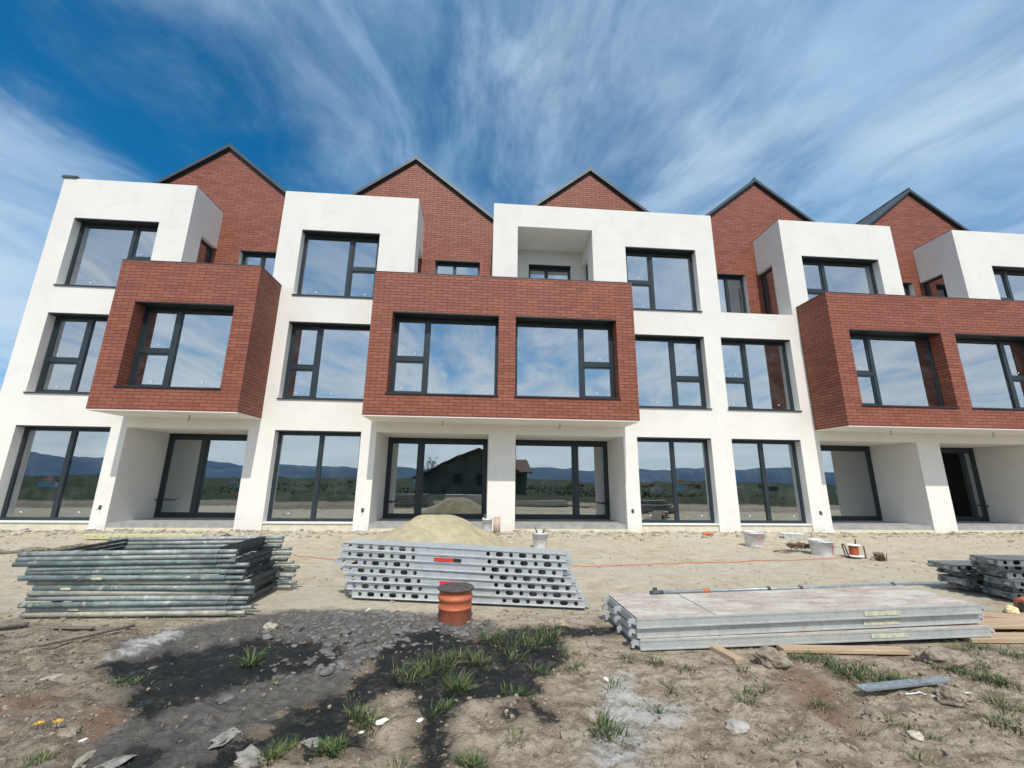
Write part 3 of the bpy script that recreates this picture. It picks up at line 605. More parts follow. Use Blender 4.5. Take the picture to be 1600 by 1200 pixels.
co = np.stack([gx_, gy_, gz_], -1).reshape(-1, 3)
idx = np.arange(nx*ny).reshape(ny, nx)
F = np.stack([idx[:-1,:-1], idx[:-1,1:], idx[1:,1:], idx[1:,:-1]], -1).reshape(-1, 4)
me = bpy.data.meshes.new('ground'); me.vertices.add(len(co)); me.vertices.foreach_set('co', co.ravel())
me.loops.add(F.size); me.loops.foreach_set('vertex_index', F.ravel()); me.polygons.add(len(F))
me.polygons.foreach_set('loop_start', np.arange(0, F.size, 4)); me.polygons.foreach_set('loop_total', np.full(len(F), 4)); me.polygons.foreach_set('use_smooth', np.ones(len(F), bool))
me.update(calc_edges=True)
fx, fy = gx_.ravel(), gy_.ravel()
c1 = np.ones((len(co), 4)); c1[:,0] = mask('wet', fx, fy, .30); c1[:,1] = mask('powder', fx, fy, .22); c1[:,2] = mask('mud', fx, fy, .35)
c2 = np.zeros((len(co), 4)); c2[:,0] = mask('red', fx, fy, .30); c2[:,3] = 1
for nm, cc in (('masks', c1), ('masks_b', c2)):
    a = me.color_attributes.new(nm, 'FLOAT_COLOR', 'POINT'); a.data.foreach_set('color', cc.ravel())
me.materials.append(m_ground())
gob = bpy.data.objects.new('ground', me); C.objects.link(gob); gob['kind'] = 'structure'
def gh(x, y): return float(height(np.array([x]), np.array([y]))[0])

# hills seen in the panes, behind the photographer
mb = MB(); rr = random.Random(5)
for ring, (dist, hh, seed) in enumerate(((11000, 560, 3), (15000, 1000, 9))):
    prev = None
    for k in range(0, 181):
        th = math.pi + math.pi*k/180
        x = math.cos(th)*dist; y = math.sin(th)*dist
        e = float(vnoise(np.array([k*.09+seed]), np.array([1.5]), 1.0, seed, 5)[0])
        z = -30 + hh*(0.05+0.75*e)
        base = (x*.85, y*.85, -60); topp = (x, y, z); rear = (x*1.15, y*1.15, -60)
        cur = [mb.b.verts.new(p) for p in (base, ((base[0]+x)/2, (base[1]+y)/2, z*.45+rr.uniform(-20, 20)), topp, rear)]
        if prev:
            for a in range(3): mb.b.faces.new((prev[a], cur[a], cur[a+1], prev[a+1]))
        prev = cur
hl = mb.done('hills', M['hazy_forest'], smooth=True); hl['kind'] = 'structure'

# ------------------------------------------------------------------ scatter: stones, clods, grass
def ico(sub=1):
    b = bmesh.new(); bmesh.ops.create_icosphere(b, subdivisions=sub, radius=1.0); b.verts.ensure_lookup_table()
    V = np.array([v.co[:] for v in b.verts]); Fc = np.array([[v.index for v in f.verts] for f in b.faces]); b.free(); return V, Fc
IV, IF = ico(1); IV2, IF2 = ico(2)
def stones(name, spots, material, seed=1, flat=0.55, sub=1, smooth=False, sink=.25):
    rg = np.random.RandomState(seed); Vs, Fs = [], []; BV, BF = (IV, IF) if sub == 1 else (IV2, IF2)
    for i, (x, y, r) in enumerate(spots):
        v = BV*(1+rg.uniform(-.22, .22, (len(BV), 1))); s = r*np.array([rg.uniform(.8, 1.4), rg.uniform(.6, 1.1), flat*rg.uniform(.7, 1.2)])
        a = rg.uniform(0, 6.28); v = v*s; v = np.stack([v[:,0]*math.cos(a)-v[:,1]*math.sin(a), v[:,0]*math.sin(a)+v[:,1]*math.cos(a), v[:,2]], -1)
        z = 0
        Vs.append(v + np.array([x, y, 0])); Fs.append(BF + i*len(BV))
    zs_ = height(np.array([s[0] for s in spots]), np.array([s[1] for s in spots]))
    for i, s in enumerate(spots): Vs[i][:,2] += zs_[i] + s[2]*flat*(1-sink*2)
    V = np.concatenate(Vs); Fc = np.concatenate(Fs)
    me = bpy.data.meshes.new(name); me.from_pydata(V.tolist(), [], Fc.tolist()); me.materials.append(material)
    if smooth: me.polygons.foreach_set('use_smooth', np.ones(len(me.polygons), bool))
    o = bpy.data.objects.new(name, me); C.objects.link(o); return o
rg = np.random.RandomState(11); sp_dry = []
for i in range(4200):
    y = -rg.uniform(0.08, 6.6); x = rg.uniform(-13, 18) if y > -3.5 else rg.uniform(-8, 11)
    r = 0.006 + 0.018*rg.rand()**3
    if y > -1.0: r *= 1.9
    sp_dry.append((x, y, r))
for i in range(1900):     # rubble strip along the foot of the facade
    sp_dry.append((rg.uniform(-12.5, 18), -0.12-abs(rg.normal(0, .55)), 0.012+0.06*rg.rand()**4))
sp_dry = [s for s in sp_dry if not (-4.4 < s[0] < -2.2 and -6.7 < s[1] < -5.5)]
tag(stones('gravel', sp_dry, M['stone'], 2), kind='stuff', label='pale pebbles and crumbs scattered over the dry site soil', cat='gravel')
sp_n = []
for i in range(17000):
    y = -rg.uniform(6.5, 9.2); x = rg.uniform(-4.6, 5.2); sp_n.append((x, y, 0.0022+0.014*rg.rand()**6))
_w = mask('wet', np.array([s[0] for s in sp_n]), np.array([s[1] for s in sp_n]), .04)
sp_n = [s for s, q_ in zip(sp_n, _w) if q_ < .5 or rg.rand() < .10]
_m = mask('mud', np.array([s[0] for s in sp_n]), np.array([s[1] for s in sp_n]), .04)
sp_n = [s for s, q_ in zip(sp_n, _m) if q_ < .5 or rg.rand() < .22]
tag(stones('earth_crumbs', sp_n, M['clod'], 3, .8), kind='stuff', label='small brown earth crumbs strewn over the trampled foreground', cat='soil')
sp_m = []
while len(sp_m) < 700:
    x = rg.uniform(-2.6, .1); y = rg.uniform(-7.9, -6.5)
    if inside(POLY['mud'][0], np.array([x]), np.array([y]))[0] and rg.rand() < np.clip((x+2.1)/1.3, 0.03, 1)*(0.25 if mask('wet', np.array([x]), np.array([y]), .04)[0] > .5 else 1): sp_m.append((x, y, 0.012+0.036*rg.rand()**3))
tag(stones('mud_lumps', sp_m, M['mudclod'], 4, .42, 2, True, .5), kind='stuff', label='rounded dark grey mud lumps beside the orange pipe', cat='mud')
TUFTS = [(0.1,-7.29,0.13,0.11,70),(0.62,-7.32,0.13,0.11,70),(0.35,-7.35,0.11,0.12,34),(0.21,-7.48,0.11,0.12,34),(0.27,-7.65,0.11,0.12,34),(0.42,-7.49,0.11,0.12,34),(0.51,-7.45,0.11,0.12,34),(-0.49,-7.93,0.12,0.09,30),(-0.39,-7.87,0.12,0.09,30),(-0.3,-7.77,0.12,0.09,30),(-0.21,-7.74,0.12,0.09,30),(-0.12,-7.67,0.12,0.09,30),(-0.02,-7.71,0.12,0.09,30),(-0.23,-7.85,0.12,0.09,30),(0.04,-7.79,0.12,0.09,30),(-0.42,-8.0,0.12,0.09,30),(-0.31,-7.91,0.12,0.09,30),(-0.13,-8.07,0.12,0.07,60),(-0.1,-8.13,0.12,0.07,60),(0.22,-8.17,0.09,0.08,30),(0.26,-8.23,0.09,0.08,30),(0.72,-7.71,0.08,0.07,26),(0.72,-7.92,0.08,0.07,26),(0.69,-7.63,0.08,0.07,26),(0.74,-7.96,0.08,0.07,26),(0.51,-7.98,0.08,0.07,26),(0.42,-7.91,0.08,0.07,26),(-0.24,-8.42,0.1,0.07,30),(-0.16,-8.36,0.1,0.07,30),(-0.62,-8.49,0.12,0.06,45),(-0.67,-8.44,0.12,0.06,45),(-0.56,-8.55,0.12,0.06,45),(-0.73,-8.72,0.07,0.05,30),(-0.69,-8.69,0.07,0.05,30),(-0.35,-8.87,0.09,0.06,50),(-0.03,-8.89,0.09,0.06,50),(0.0,-8.9,0.09,0.06,50),(0.22,-8.71,0.07,0.06,30),(0.71,-8.64,0.13,0.08,40),(0.73,-8.71,0.13,0.08,40),(0.7,-8.6,0.13,0.08,40),(0.89,-8.16,0.09,0.06,22),(1.15,-7.77,0.09,0.06,22),(1.35,-7.79,0.09,0.06,22),(-3.05,-7.19,0.05,0.05,18),(-3.36,-7.41,0.05,0.05,18),(-2.85,-8.05,0.05,0.05,18),(-2.37,-7.9,0.05,0.06,26),(-2.28,-7.94,0.05,0.06,26),(-2.28,-7.88,0.05,0.06,26),(-0.97,-8.73,0.1,0.06,50),(-0.94,-8.7,0.1,0.06,50),(-0.98,-8.76,0.1,0.06,50),(-0.69,-8.74,0.07,0.06,40),(-2.06,-8.72,0.06,0.08,40),(-2.14,-8.77,0.06,0.08,40),(-2.05,-8.68,0.06,0.08,40),(1.33,-7.8,0.08,0.07,34),(1.5,-7.95,0.08,0.07,34),(1.29,-8.2,0.08,0.07,34),(1.31,-8.26,0.08,0.07,34),(1.1,-8.45,0.08,0.07,34),(1.97,-7.95,0.08,0.07,34),(1.76,-8.24,0.08,0.07,34),(1.91,-8.21,0.08,0.07,34),(1.66,-8.4,0.08,0.07,34),(2.1,-8.49,0.08,0.07,34),(2.47,-7.78,0.09,0.09,55),(2.56,-7.81,0.09,0.09,55),(2.68,-7.86,0.09,0.09,55),(2.67,-7.98,0.09,0.09,55),(2.72,-8.06,0.09,0.09,55),(2.76,-8.13,0.09,0.09,55),(2.84,-8.16,0.09,0.09,55),(2.93,-8.18,0.09,0.09,55),(2.63,-8.06,0.09,0.09,55),(2.66,-8.2,0.09,0.09,55),(2.9,-8.07,0.09,0.09,55),(2.68,-7.77,0.09,0.09,55),(2.73,-8.2,0.09,0.09,55),(3.0,-8.18,0.09,0.09,55),(2.79,-7.99,0.09,0.09,55),(2.62,-8.11,0.09,0.09,55),(3.39,-8.03,0.09,0.09,45),(3.45,-8.06,0.09,0.09,45),(3.5,-8.1,0.09,0.09,45),(3.81,-7.91,0.09,0.09,45),(3.65,-8.14,0.09,0.09,45),(3.57,-8.24,0.09,0.09,45),(3.29,-8.48,0.09,0.09,45),(3.51,-8.21,0.09,0.09,45),(4.03,-7.69,0.09,0.09,45),(4.19,-7.64,0.09,0.09,45),(4.31,-7.75,0.09,0.09,45),(4.29,-7.84,0.09,0.09,45),(3.7,-8.03,0.09,0.09,45),(2.99,-8.65,0.09,0.09,45),(3.07,-8.7,0.09,0.09,45),(3.56,-8.28,0.09,0.09,45),(3.22,-8.59,0.09,0.09,45),(2.41,-8.62,0.06,0.07,26),(2.41,-8.69,0.06,0.07,26),(2.42,-8.78,0.06,0.07,26),(2.44,-8.8,0.06,0.07,26),(1.72,-8.74,0.06,0.07,26),(2.12,-8.7,0.06,0.07,26),(2.2,-8.96,0.06,0.07,26),(2.43,-8.57,0.06,0.07,26),(3.04,-8.32,0.06,0.07,26)]
def blades(name, tufts, mats, seed, wide=1.0):
    rr = random.Random(seed); Vs, Fs, Ms = [], [], []
    for tx, ty, h, rad, n in tufts:
        if n > 20 and abs(tx) < .8 and ty > -8.3: n *= 1.1; h *= 1.15; rad *= 1.15
        zb = gh(tx, ty)
        for i in range(int(n*2.3)):
            a = rr.uniform(0, 6.28); r_ = rad*1.05*rr.random()**.75; x = tx+math.cos(a)*r_; y = ty+math.sin(a)*r_
            L_ = h*rr.uniform(.25, 1.0)*rr.uniform(.75, 1.0); lean = rr.uniform(.35, 1.25); dirx = math.cos(a+rr.uniform(-.8, .8)); diry = math.sin(a+rr.uniform(-.8, .8)); wdt = rr.uniform(.0013, .0030)*wide
            px_, py_ = -diry*wdt, dirx*wdt; i0 = len(Vs); ps = []
            for k, t in enumerate((0, .4, .75, 1.0)):
                hz = L_*(t - .42*lean*t*t); ho = L_*lean*(t**1.7)*.85; ww = (1, .85, .5, .06)[k]
                cx, cy, cz = x+dirx*ho, y+diry*ho, zb-.008+hz
                Vs += [(cx-px_*ww, cy-py_*ww, cz), (cx+px_*ww, cy+py_*ww, cz+.0004)]
            for k in range(3): Fs.append((i0+2*k, i0+2*k+1, i0+2*k+3, i0+2*k+2)); Ms.append(1 if rr.random() < .0 else 0)
            if rr.random() < .17:
                for k in range(3): Ms[-1-k] = 1
    me = bpy.data.meshes.new(name); me.from_pydata(Vs, [], Fs)
    for mm in mats: me.materials.append(mm)
    me.polygons.foreach_set('material_index', Ms)
    o = bpy.data.objects.new(name, me); C.objects.link(o); return o
rr = random.Random(3)
small = [(rr.uniform(-4, 4.8), rr.uniform(-9.0, -6.9), rr.uniform(.012, .045), .07, rr.choice((2, 3, 5, 8))) for _ in range(420)]
tag(blades('grass', TUFTS+small, [M['grass'], M['dry_grass']], 4), kind='stuff', label='green grass tufts growing through the mud and earth', cat='grass')
M['flake'] = simple('concrete_flake', (0.20, 0.19, 0.165), (0.36, 0.34, 0.30), 22, 0.95, bs=.8, bd=.012)

# ------------------------------------------------------------------ left stack: scaffold frames lying flat
def make_frame(tm):
    root = bpy.data.objects.new('scaffold_ladder_section', None); C.objects.link(root); root.empty_display_size = .1
    Lh, W = 2.02, 0.98                                   # along x, along y; front tube at y=0, origin mid
    for y in (0, W):
        q = MB(); q.tube([(-Lh/2, y, 0), (Lh/2-.17, y, 0)], .0243, 12, hollow=.05); q.done('tube', tm, root)
        q = MB(); q.tube([(Lh/2-.17, y, 0), (Lh/2-.165, y, 0), (Lh/2-.16, y, 0)], [.027, .027, .024], 12)
        q.tube([(Lh/2-.16, y, 0), (Lh/2+.02, y, 0)], .0195, 12, hollow=.05); q.done('spigot', tm, root)
    q = MB()                                               # U-shaped head transom at the spigot end
    x = Lh/2-.215
    q.box(x-.024, x-.021, .026, W-.026, -.024, .022); q.box(x+.021, x+.024, .026, W-.026, -.024, .022); q.box(x-.021, x+.021, .026, W-.026, -.024, -.021)
    q.done('head_transom', M['dark_steel'], root)
    q = MB(); q.tube([(-Lh/2+.22, .025, 0), (-Lh/2+.22, W-.025, 0)], .017, 8); q.done('foot_transom', M['dark_steel'], root)
    for y, s in ((.02, 1), (W-.02, -1)): q = MB(); q.prism([(x-.03, y, -.003), (x-.16, y, -.003), (x-.03, y+s*.13, -.003)], (0, 0, .006)); q.done('gusset', M['dark_steel'], root)
    q = MB(); q.box(-.12, -.03, -.0262, -.020, -.010, .010); q.done('sticker', M['sticker'], root)
    return root
pro = {k: make_frame(M[k]) for k in ('tube_green', 'tube_cream', 'tube_grey')}
protos_left = set(order_ for order_ in pro); used = set(); rr = random.Random(12)
order = ['tube_cream','tube_grey','tube_green','tube_grey','tube_cream','tube_green','tube_cream','tube_green','tube_green','tube_grey','tube_green','tube_grey','tube_grey']
ordn = ['bottom','second','third','fourth','fifth','sixth','seventh','eighth','ninth','tenth','eleventh','twelfth','topmost']
colr = {'tube_cream': 'plaster-caked cream', 'tube_grey': 'pale grey', 'tube_green': 'grey-green'}
for i, k in enumerate(order):
    o = copy_tree(pro[k])
    o.location = (-3.27+rr.uniform(-.035, .035)-(.19 if i > 9 else .07 if i > 6 else 0) + (.06 if i in (1, 5) else 0), -6.62+rr.uniform(-.03, .015)+.012*i*.4, .024+.0452*i)
    o.rotation_euler = (rr.uniform(-.003, .003), rr.uniform(-.004, .006)-(.012 if i > 8 else 0), rr.uniform(-.016, .016))
    n_ = 'the bottom' if i == 0 else 'the topmost' if i == 12 else ordn[i] + ' from the bottom'
    for ch in list(o.children):
        if ch.name.startswith('sticker'):
            if rr.random() < .6: bpy.data.objects.remove(ch)
            else: ch.location.x = rr.uniform(-.7, .6)
    tag(o, '%s scaffold frame, %s of the flat stack on the left' % (colr[k], n_), 'scaffold frame', 'scaffold frames stacked flat on the left')

for p_ in pro.values():
    for ch in list(p_.children): bpy.data.objects.remove(ch)
    bpy.data.objects.remove(p_)
# ------------------------------------------------------------------ middle stack: perforated steel planks
def plate_with_holes(q, x0, x1, z0, z1, y, hs, mi=0):
    """front web in the plane y as a grid: every hole (cx, half length, r) is cut out as a real opening"""
    cx = [x0]; zc = (z0+z1)/2
    hs = sorted(hs)
    prev = x0
    for c, hl, r in hs:
        a, b = c-hl-r-.004, c+hl+r+.004
        q.poly([(prev, y, z0), (a, y, z0), (a, y, z1), (prev, y, z1)], mi)
        ring = []
        N = 6
        for k in range(N+1): t = -math.pi/2+math.pi*k/N; ring.append((c+hl+r*math.cos(t), zc+r*math.sin(t)))
        for k in range(N+1): t = math.pi/2+math.pi*k/N; ring.append((c-hl+r*math.cos(t), zc+r*math.sin(t)))
        rv = [q.b.verts.new((p[0], y, p[1])) for p in ring]; rb = [q.b.verts.new((p[0], y+.004, p[1])) for p in ring]
        n = len(rv)
        for k in range(n): q.b.faces.new((rv[k], rv[(k+1)%n], rb[(k+1)%n], rb[k])).material_index = mi
        BR, TR, TL, BL = [q.b.verts.new(p) for p in ((b, y, z0), (b, y, z1), (a, y, z1), (a, y, z0))]
        h_ = N//2
        q.b.faces.new([BR]+rv[0:h_+1][::-1] if False else [BR, TR]+rv[h_:N+1][:1]+rv[0:h_+1][::-1][1:])
        q.b.faces.new([TR]+[TL]+rv[N+1:N+1+h_+1][::-1]+rv[h_:N+1][::-1]) if False else None
        q.b.faces.new([TR, TL, rv[N+1]] + [rv[N]] + rv[h_:N][::-1])
        q.b.faces.new([TL] + [BL] + [rv[N+1+h_]] + rv[N+1:N+1+h_][::-1]) if True else None
        q.b.faces.new([BL, BR, rv[0], rv[2*N+1]] + rv[N+1+h_:2*N+1][::-1])
        prev = b
    q.poly([(prev, y, z0), (x1, y, z0), (x1, y, z1), (prev, y, z1)], mi)
def make_plank(lbl, L_=2.57, mat_='galv'):
    root = bpy.data.objects.new('steel_plank', None); C.objects.link(root); root.empty_display_size = .1
    hs = []
    for s in (-1, 1):
        for j in range(7):
            c = s*(L_/2-.09-.127*j); hs.append((c, 0.020 if j % 2 else 0.0, 0.0225))
    q = MB(); h = .0755; W = .30
    plate_with_holes(q, -L_/2, L_/2, .006, h-.004, 0, hs)
    hs2 = [(c, a, r) for c, a, r in hs]
    plate_with_holes(q, -L_/2, L_/2, .006, h-.004, W, hs2)
    q.box(-L_/2, L_/2, -.010, W+.010, h-.004, h)                     # top skin with rolled lips
    q.box(-L_/2, L_/2, -.012, .0, .0, .006); q.box(-L_/2, L_/2, W, W+.012, .0, .006); q.box(-L_/2, L_/2, .0, .035, .002, .0055); q.box(-L_/2, L_/2, W-.035, W, .002, .0055)
    q.done('deck_profile', M[mat_], root, recalc=False)
    for s in (-1, 1):
        q = MB(); q.box(s*L_/2-.003, s*L_/2+.003, .004, W-.004, .008, h-.006)
        for y in (.05, W-.05):
            q.prism([(s*L_/2, y-.02, .02), (s*(L_/2+.045), y-.02, .02), (s*(L_/2+.055), y-.02, .034), (s*(L_/2+.04), y-.02, .05), (s*L_/2, y-.02, .055)], (0, .04, 0))
        q.done('end_claw', M[mat_], root)
    if lbl:
        q = MB(); q.box(-.19, .03, -.0145, -.0125, .018, .052); q.done('red_sticker', M['red'], root)
        q = MB(); q.box(.032, .12, -.0145, -.0125, .018, .052); q.done('dark_sticker', M['black'], root)
    return root
A_ = make_plank(False); Bp = make_plank(True); fa = fb = True; rr = random.Random(4)
a0 = -10.5
pl = [(0,.06),(0,.02),(1,-.02),(0,.0),(0,-.06),(1,-.02),(0,.0)]
for i, (lb, dx) in enumerate(pl):
    if lb: o = Bp if fb else copy_tree(Bp); fb = False
    else: o = A_ if fa else copy_tree(A_); fa = False
    cx, cy = -0.18-.026*i+dx, -6.31+.004*i
    o.location = (cx+rr.uniform(-.03, .03), cy-.02*rr.random(), (.012+.079*i)); ang = R(a0-.35*i+rr.uniform(-.4, .4)); o.rotation_euler = (0, R(.15*i), ang)
    n_ = 'lowest' if i == 0 else 'topmost' if i == 6 else ['','second','third','fourth','fifth','sixth'][i] + ' from the bottom'
    tag(o, 'perforated galvanised scaffold plank%s, %s in the middle stack' % (' with red sticker' if lb else '', n_), 'scaffold plank', 'perforated steel planks in the middle stack')

# right stack: weathered dark planks seen end on
D_ = make_plank(False, 2.07, 'galv_dark'); first = True; rr = random.Random(8)
spots = [(6.05,-6.34,0),(6.12,-6.30,1),(6.02,-6.34,2),(6.06,-6.28,3),(5.98,-6.34,4),(5.92,-6.36,5)]
spots2 = [(6.02,-5.86,0),(5.92,-5.84,1),(5.98,-5.88,2),(5.86,-5.84,3)]
for j, (x, y, k) in enumerate(spots+spots2):
    o = D_ if first else copy_tree(D_); first = False
    o.location = (x+1.17, y-.24, .010+.0775*k); o.rotation_euler = (rr.uniform(-.01, .01), rr.uniform(-.004, .012), R(rr.uniform(-9, 1)))
    pile = 'front pile' if j < 6 else 'rear pile'; kk = k; top = 5 if j < 6 else 3
    n_ = 'lowest' if kk == 0 else 'topmost' if kk == top else ['','second','third','fourth','fifth'][kk] + ' from the bottom'
    tag(o, 'dark weathered steel plank, %s in the %s at the right edge' % (n_, pile), 'scaffold plank', 'dark steel planks stacked at the right edge')

# ------------------------------------------------------------------ long platform decks
def make_deck(ply):
    root = bpy.data.objects.new('scaffold_deck', None); C.objects.link(root); root.empty_display_size = .1
    L_, W, h = 3.16, .74, .076
    for y0, s in ((0, 1), (W, -1)):
        q = MB(); q.box(0, L_, min(y0, y0+s*.005), max(y0, y0+s*.005), 0, h-.001); q.box(0, L_, min(y0+s*.005, y0+s*.030), max(y0+s*.005, y0+s*.030), 0, .005); q.box(0, L_, min(y0+s*.005, y0+s*.030), max(y0+s*.005, y0+s*.030), h-.018, h-.014)
        q.box(0, L_, min(y0-s*.004, y0), max(y0-s*.004, y0), h-.014, h-.001); q.box(0, L_, min(y0-s*.004, y0), max(y0-s*.004, y0), 0, .010)
        q.done('side_rail', M['alu'], root)
    q = MB(); q.box(.012, .68, .007, W-.007, h-.013, h-.001); q.done('hatch_board', M['ply'], root)
    q = MB(); q.box(.690, L_-.012, .007, W-.007, h-.013, h-.001); q.done('plywood_board', M['ply'], root)
    for x in (0, L_-.010): q = MB(); q.box(x, x+.010, .006, W-.006, .004, h-.015); q.done('end_rail', M['alu'], root)
    for x, s in ((0, -1), (L_, 1)):
        for y in (.035, W*.5, W-.035):
            q = MB(); q.prism([(x, y-.017, h-.012), (x+s*.040, y-.017, h-.012), (x+s*.062, y-.017, h-.035), (x+s*.062, y-.017, h-.062), (x+s*.045, y-.017, h-.062), (x+s*.036, y-.017, h-.040), (x, y-.017, h-.052)], (0, .034, 0)); q.done('claw', M['galv'], root)
    q = MB(); q.box(.0+2.02, 2.36, -.0062, -.0042, .022, .058); q.done('sticker', M['sticker'], root)
    return root
dk = make_deck(True); rr = random.Random(2)
for i in range(3):
    o = dk if i == 0 else copy_tree(dk)
    o.location = (1.315+(.0,-.012,-.02)[i], -7.605+(.0,.025,.0)[i], -.006+.078*i); o.rotation_euler = (0, -R((0.75, .95, 1.1)[i]), R((1.0, 1.5, 1.3)[i]))
    tag(o, ('lowest long platform deck, aluminium rail with faded yellow sticker, resting on timber', 'middle platform deck sandwiched between two others', 'topmost platform deck with worn pinkish plywood face')[i], 'scaffold deck', 'platform decks stacked on timbers')
# telescopic brace lying on the back edge of the decks
br = empty('scaffold_brace', (1.72, -6.93, .250), 'long thin blue-grey brace pipe lying on the back edge of the decks', 'brace', rot=(0, -R(.85), R(1.7)))
q = MB(); q.tube([(0, 0, 0), (3.25, 0, 0)], .0135, 10, hollow=.04); q.done('pipe', M['strip'], br)
q = MB(); q.tube([(-.03, 0, 0), (.10, 0, 0)], .019, 10); q.box(-.0, .04, -.008, .008, .012, .045); q.done('end_clamp', M['dark_steel'], br)
q = MB(); q.tube([(.52, 0, 0), (.58, 0, 0)], .019, 10); q.done('orange_sleeve', M['cable_orange'], br)
for x in (1.2, 1.55, 2.6):
    q = MB(); q.tube([(x, 0, 0), (x+.03, 0, 0)], .022, 8); q.done('coupler', M['dark_steel'], br)
# timbers
def beam(name, x, y, z, L_, w_, h, rz, mt, label, cat='timber', ry=0.0, group=None):
    q = MB(); q.box(-L_/2, L_/2, -w_/2, w_/2, 0, h); o = q.done(name, mt, bevel=.003); o.location = (x, y, z); o.rotation_euler = (0, ry, rz); return tag(o, label, cat, group)
beam('timber_block', 1.93, -7.55, -.022, .62, .075, .042, R(100), M['wood'], 'short timber block sticking out under the left part of the decks')
beam('timber_plank', 2.95, -7.70, -.004, 1.0, .10, .028, R(-5), M['wood'], 'long pale timber plank lying in front below the decks')
beam('timber_board', 5.05, -7.30, .035, 1.3, .22, .03, R(-4), M['wood'], 'wide fresh timber board beyond the right end of the decks')
beam('timber_board', 4.95, -7.53, -.008, 1.4, .16, .035, R(-3), M['wood'], 'lower timber board under the right end of the decks')
beam('timber_board', 5.25, -7.05, .02, .9, .14, .03, R(-16), M['wood'], 'rear weathered board poking out behind the deck stack at right')

# ------------------------------------------------------------------ orange sewer riser
pp = empty('sewer_pipe', (-.212, -6.80, -.045), 'short upright orange pipe smeared with slurry, in front of the steel planks', 'pipe')
q = MB(); q.lathe([(.158,0),(.158,.16),(.163,.165),(.163,.175),(.158,.18),(.158,.235),(.166,.245),(.172,.262),(.166,.279),(.156,.287),(.156,.325),(.164,.330),(.166,.345),(.160,.349),(.150,.349)], 40); q.done('pipe_wall', M['pipe'], pp)
q = MB(); q.lathe([(0,.362),(.08,.366),(.135,.360),(.172,.357),(.180,.350),(.176,.340),(.165,.336)], 40); cap = q.done('slurry_lid', M['tar'], pp); pp.scale = (1, 1, .93)

# ------------------------------------------------------------------ sand pile
n = 72; q = MB(); rings = []
cx, cy = -.84, -2.25
for i in range(0, 24):
    t = i/23; ring = []
    for k in range(n):
        a = 2*math.pi*k/n; rad = 1.40*(1+.07*math.sin(2*a+1)+.05*math.sin(5*a)+.03*math.sin(11*a)); r_ = rad*t
        z = .60*(1-max(0, (t-.16)/.84)**1.12)
        x_, y_ = cx+r_*math.cos(a), cy+r_*math.sin(a)*.95
        z += .055*(float(vnoise(np.array([x_]), np.array([y_]), 3.4, 21, 5)[0])-.5)*2*(1-t*.5) + .07*math.exp(-((x_-cx+.42)**2+(y_-cy+.2)**2)/.03)
        ring.append(q.b.verts.new((x_, y_, z-.02-.05*max(0, t-.9)*10)))
    rings.append(ring)
q.b.faces.new(rings[0])
for A, Bq in zip(rings, rings[1:]):
    for k in range(n): q.b.faces.new((A[k], A[(k+1)%n], Bq[(k+1)%n], Bq[k])).smooth = True
tag(q.done('sand_pile', M['sand']), 'heap of yellowish building sand behind the perforated planks', 'sand pile')

# ------------------------------------------------------------------ buckets
def bucket(x, y, r, h, label, printed=False, rz=0, stuff=0):
    b = empty('bucket', (x, y, gh(x, y)-.004), label, 'bucket', 'white plastic buckets in front of the facade', rz)
    q = MB(); q.lathe([(0,.006),(r*.84,.006),(r*.86,0),(r*.87,.01),(r*.98,h*.90),(r*1.04,h*.905),(r*1.05,h*.94),(r,h*.945),(r*1.01,h*.985),(r*1.03,h),(r*.975,h),(r*.96,h*.95),(r*.84,.02),(0,.018)], 32); q.done('pail', M['bucket'], b)
    q = MB(); q.tube([(r*1.02*math.cos(t), r*1.05*math.sin(t)-.012, h*.93-.10*math.sin((t+math.pi)*1.0 if t < 0 else 0)) for t in [-math.pi+math.pi*k/14 for k in range(15)]], .0035, 5); q.done('handle', M['dark_steel'], b)
    if printed:     # column of blotched red characters down the side
        q = MB(); th = -1.85
        for j, (w_, hh) in enumerate(((.030,.030),(.022,.022),(.034,.034),(.020,.020),(.032,.034),(.028,.026))):
            z = h*.80-j*.036; rr_ = r*(.87+.11*z/(h*.9))+.0015
            def P_(dt, dz): t = th+dt/r; return (rr_*math.cos(t), rr_*math.sin(t), z+dz)
            for a_, b_ in (((-w_, -hh/2), (-w_+.008, hh/2)), ((w_-.012, -hh/2), (w_, hh/2)), ((-w_, hh/2-.006), (w_, hh/2)), ((-w_*.6, -.003), (w_, .004))):
                q.poly([P_(a_[0], a_[1]), P_(b_[0], a_[1]), P_(b_[0], b_[1]), P_(a_[0], b_[1])])
        q.done('red_lettering', M['redprint'], b, recalc=False)
    if stuff:
        q = MB(); rr = random.Random(int(x*100))
        for j in range(stuff):
            a = rr.uniform(0, 6.28); q.tube([(0.02*math.cos(a), .02*math.sin(a), .05), (r*.5*math.cos(a), r*.5*math.sin(a), h*1.0), (r*.75*math.cos(a), r*.75*math.sin(a), h*(1.12+.15*rr.random()))], .010, 6)
        o = q.done('tool_handle', M['dark_steel']); o.location = b.location; tag(o, 'tool handles sticking up out of the bucket beside %s' % ('the sand heap' if x < .6 else 'the planks'), 'tools')
    return b
bucket(5.88, -2.31, .20, .30, 'white bucket with red print down its side, left of the white tray', True, .2)
bucket(6.49, -3.38, .20, .275, 'white bucket with red print standing beside the brown cable tangle and orange reel', True, .75)
bucket(1.21, -2.63, .155, .30, 'white bucket with tools in it behind the right end of the steel planks', False, 0, 4)
bucket(.19, -.62, .125, .38, 'tall white bucket against the pier beside the sand heap', False, 0, 3)
